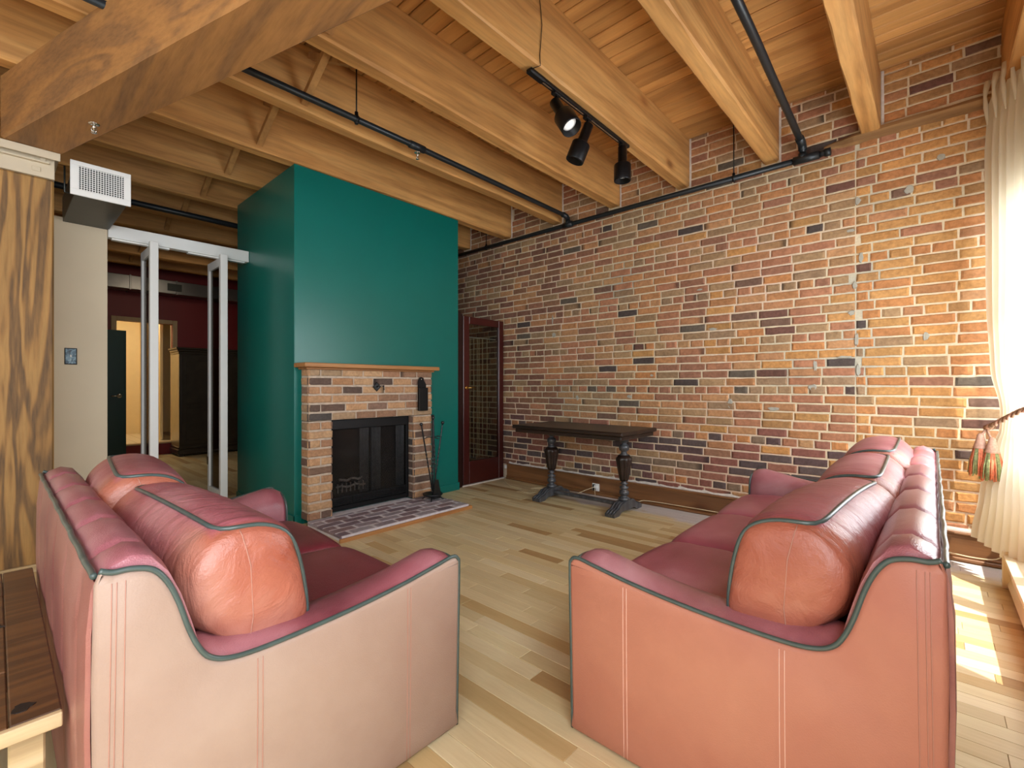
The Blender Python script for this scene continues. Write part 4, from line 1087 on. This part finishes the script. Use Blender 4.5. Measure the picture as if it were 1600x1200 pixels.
# ================================================================== WORN BENCH AT THE LEFT
bn = empty('wooden_bench', (-.5, 2.1, 0), 0, 'low worn stained wooden bench behind the left sofa', 'bench')
yy = 1.50
for k, wd in enumerate((.30, .34, .31, .30)):
    MB().box(-.9, .52, yy-2.1+.001, yy+wd-2.1-.001, .42, .45+.0008*k, .003).build('top_board', M['workbench'], bn); yy += wd
MB().box(.5215, .605, -.6, .65, .42, .4515, .003).build('end_board', M['workbench'], bn)
MB().box(-.9, .605, -.618, -.6005, .418, .4505, .002).build('front_edge', M['benchedge'], bn)
for (xx, y_) in ((-.84, -.56), (.52, -.56), (-.84, .58), (.52, .58)):
    MB().box(xx, xx+.06, y_, y_+.06, 0, .42, .004).build('leg', M['benchedge'] if y_ < 0 else M['workbench'], bn)
M['burn'] = plain('black_burn_stain', S(18, 14, 14), .5)
for k, (x_, y_, a) in enumerate(((.545, -.53, .020), (.45, -.50, .03), (.40, -.47, .016), (.50, .05, .022), (.30, -.52, .03), (.47, -.38, .018), (.34, .2, .014))):
    rr = random.Random(k); ring = [(x_+math.cos(2*PI*j/14)*a*rr.uniform(.4, 1.2), y_+math.sin(2*PI*j/14)*a*rr.uniform(.5, 1.4), .4517+.0012) for j in range(14)]
    fixn(MB().loft([[(p[0], p[1], .4505) for p in ring], ring], True, True, 0, False).build('burn_mark', M['burn'], bn))

# ================================================================== CURTAIN
cu = empty('curtain', (4.1, -.38, .2), 0, 'cream pleated curtain tied back beside the brick wall at the window', 'curtain')
rings = []; nz = 60; ns = 140
def ctl(z):
    # start point (wall side) and width factor
    K = [(.2, (4.33, -.20), .62), (.5, (4.33, -.235), .52), (.80, (4.33, -.285), .34), (.92, (4.33, -.315), .22), (1.05, (4.34, -.32), .26), (1.3, (4.35, -.285), .42), (2.0, (4.37, -.272), .55), (2.7, (4.38, -.265), .60), (3.19, (4.38, -.285), .62)]
    for (z1, p1, w1), (z2, p2, w2) in zip(K, K[1:]):
        if z1 <= z <= z2+1e-6:
            t = (z-z1)/(z2-z1); t = t*t*(3-2*t); return (p1[0]+(p2[0]-p1[0])*t, p1[1]+(p2[1]-p1[1])*t, w1+(w2-w1)*t)
for i in range(nz+1):
    z = .2+2.99*i/nz; x0, y0, wv = ctl(z); ring = []
    for k in range(ns+1):
        s_ = k/ns; amp = .022*(.5+min(1, abs(z-.95)*1.5)) * (.55 if z > 3.05 else 1)
        ph = 2*PI*7.5*s_+.6*math.sin(z*1.3+s_*4)
        bx, by = x0-wv*s_*.95, y0-.02-wv*s_*.33
        dzb = 0
        if i == 0: dzb = 0
        ring.append((bx+amp*.35*math.sin(ph), by+amp*math.sin(ph), z-.04*s_*(1 if z < .4 else 0)))
    rings.append(ring)
o = MB().loft(rings, False, False).build('cloth', M['curtain'], cu); o.location = tuple(-Vector(cu.location))
hd_ = MB()
for k in range(6):
    s_ = (k+.35)/6.2; x0, y0, wv = ctl(3.1)
    bx, by = x0-wv*s_*.95, y0-wv*s_*.33
    hd_.tube([(bx, by+.02, 3.185), (bx, by+.03, 3.13), (bx, by+.034, 3.09), (bx, by+.03, 3.02), (bx, by+.022, 2.9)], .01, 8, rr=[.018, .014, .009, .013, .004])
o = hd_.build('pinch_pleat', M['curtain'], cu); o.location = tuple(-Vector(cu.location))
# rod
rd = empty('curtain_rod', (4.0, -.42, 3.22), 0, 'dark curtain rod above the window at the top right', 'curtain rod')
MB().tube([(-2.0, 0, 0), (.43, 0, 0)], .014, 10).build('rod', M['mahogdark'], rd)
# tieback rope with tassels
tbk = empty('curtain_tieback', (4.33, -.3, .95), 0, 'twisted rope tieback with two fringed tassels around the cream curtain', 'tieback')
M['rope'] = plain('brown_rope', S(150, 118, 92), .8, nz=.3, scale=80)
M['rope2'] = plain('pink_rope', S(200, 160, 140), .8, nz=.2, scale=80)
M['tas_o'] = plain('coral_tassel_thread', S(220, 128, 92), .8, nz=.3, scale=90)
M['tas_g'] = plain('green_tassel_thread', S(142, 150, 102), .8, nz=.35, scale=90)
ctr = catmull([(4.34, -.30, .93), (4.28, -.262, .925), (4.20, -.285, .95), (4.10, -.335, 1.0), (3.98, -.40, 1.06), (3.86, -.5, 1.1), (3.84, -.54, 1.1)], 10)
for k in range(3):
    pts = []
    for i, p in enumerate(ctr):
        a = i*.75+k*2*PI/3; pts.append((p[0]+math.cos(a)*.003, p[1]+math.cos(a)*.008, p[2]+math.sin(a)*.009))
    o = MB().tube(pts, .008, 6).build('strand', M['rope' if k else 'rope2'], tbk); o.location = tuple(-Vector(tbk.location))
for k, (x_, y_, z1) in enumerate(((4.26, -.235, .84), (4.22, -.285, .82))):
    base = Vector((x_, y_, z1))
    o = MB().tube([(4.27, -.262, .92), (x_, y_, z1+.03)], .007, 6).build('cord', M['rope2'], tbk); o.location = tuple(-Vector(tbk.location))
    o = MB().lathe((x_, y_, z1), (0, 0, -1), [(-.05, .008), (-.04, .016), (0, .024), (.035, .034), (.045, .038), (.052, .030)], 18).build('tassel_head', M['rope2'], tbk); o.location = tuple(-Vector(tbk.location))
    sk = MB(); sk2 = MB(); rr = random.Random(k)
    for q in range(54):
        a = 2*PI*q/54; r0, r1 = .032, .055*rr.uniform(.85, 1.1)
        p0 = base+Vector((math.cos(a)*r0, math.sin(a)*r0, -.045)); p1 = base+Vector((math.cos(a)*r1, math.sin(a)*r1, -.22+rr.uniform(-.01, .015)))
        (sk if (q//5) % 2 else sk2).tube([p0, (p0+p1)/2+Vector((math.cos(a), math.sin(a), 0))*.006, p1], .0036, 5)
    o = sk.build('fringe', M['tas_o'], tbk); o.location = tuple(-Vector(tbk.location)); tag(o, kind='stuff')
    o = sk2.build('fringe', M['tas_g'], tbk); o.location = tuple(-Vector(tbk.location)); tag(o, kind='stuff')

# baseboard heater under the window
ht = empty('baseboard_heater', (2.9, -.43, 0), 0, 'long ivory baseboard heater under the window at lower right', 'heater')
fp_ = [(-.10, .03), (-.10, .21), (.05, .215), (.115, .20), (.118, .185), (.09, .155), (.085, .06), (.10, .03)]
fixn(MB().loft([[(xx, a, b) for a, b in fp_] for xx in (-1.3, 1.08)], True, True, 0, False).build('cover', M['ivory'], ht))
MB().box(1.08, 1.10, -.105, .12, .0, .22, .004).build('end_cap', M['ivory'], ht)
MB().box(-1.3, 1.08, -.09, .07, 0.0, .03).build('shadow_gap', M['black'], ht)

# ================================================================== FAR ROOM
ar = empty('armoire', (2.55, 9.66, 0), 0, 'large black armoire with panelled doors against the red far wall', 'armoire')
W2, D2, H2 = .47, .26, 1.84
MB().box(-W2, W2, -D2, D2, .10, H2-.10, .004).build('body', M['armoire'], ar)
MB().box(-W2-.03, W2+.03, -D2-.03, D2, .03, .12, .012).box(-W2-.015, W2+.015, -D2-.015, D2, .12, .16, .01).build('plinth', M['armoire'], ar)
MB().box(-W2-.05, W2+.05, -D2-.05, D2, H2-.03, H2, .008).box(-W2-.03, W2+.03, -D2-.03, D2, H2-.07, H2-.03, .01).box(-W2-.012, W2+.012, -D2-.012, D2, H2-.11, H2-.07, .006).build('cornice', M['armoire'], ar)
MB().box(-W2-.004, -W2, -D2+.004, D2, .16, H2-.11, .001).build('lit_side_panel', M['armside_lit'], ar)  # thin sheet carrying the painted lit tone
for sx in (-1, 1):
    d_ = empty('door', (sx*.225, -D2, 0)); d_.parent = ar
    MB().box(-.215, .215, -.016, -.001, .19, H2-.13, .004).build('frame', M['armoire'], d_)
    for (za, zb) in ((.26, .80), (.88, 1.60)):
        MB().box(-.155, .155, -.026, -.016, za, zb, .01).build('raised_panel', M['armoire'], d_)
    MB().lathe((-sx*.185, -.016, .95), (0, -1, 0), [(0, .006), (.01, .008), (.016, .012), (.024, .002)], 10).build('knob', M['brass'], d_)
for (a, b) in ((-W2, -D2), (W2-.08, -D2), (-W2, D2-.08), (W2-.08, D2-.08)):
    MB().box(a, a+.08, b, b+.08, 0, .035, .004).build('foot', M['armoire'], ar)
dr = empty('door_4', (.60, 9.12, .01), 0, 'dark green door leaf standing open left of the bathroom doorway', 'door', kind='structure')
MB().box(0, .74, -.02, .02, 0, 2.02, .003).build('panel', M['greendoor'], dr)
MB().tube([(.66, -.02, 1.03), (.66, -.07, 1.03)], .011, 8).tube([(.66, -.07, 1.03), (.56, -.072, 1.03)], .010, 8).lathe((.66, -.02, 1.03), (0, -1, 0), [(0, .032), (.006, .03), (.008, .012)], 14).build('handle', M['chrome'], dr)
ad = empty('air_duct', (1.6, 9.72, 2.86), 0, 'long galvanized metal air duct high on the red far wall', 'duct')
for k in range(7):
    MB().box(-2.0+k*.62+.003, -2.0+(k+1)*.62-.003, -.15, .15, -.11, .11, .006).build('section', M['galv'], ad)
    MB().box(-2.0+k*.62-.012, -2.0+k*.62+.012, -.16, .16, -.12, .12, .004).build('seam_collar', M['galv'], ad)
MB().box(.35, .55, -.168, -.15, -.06, .06, .003).build('grille', M['ductdark'], ad)
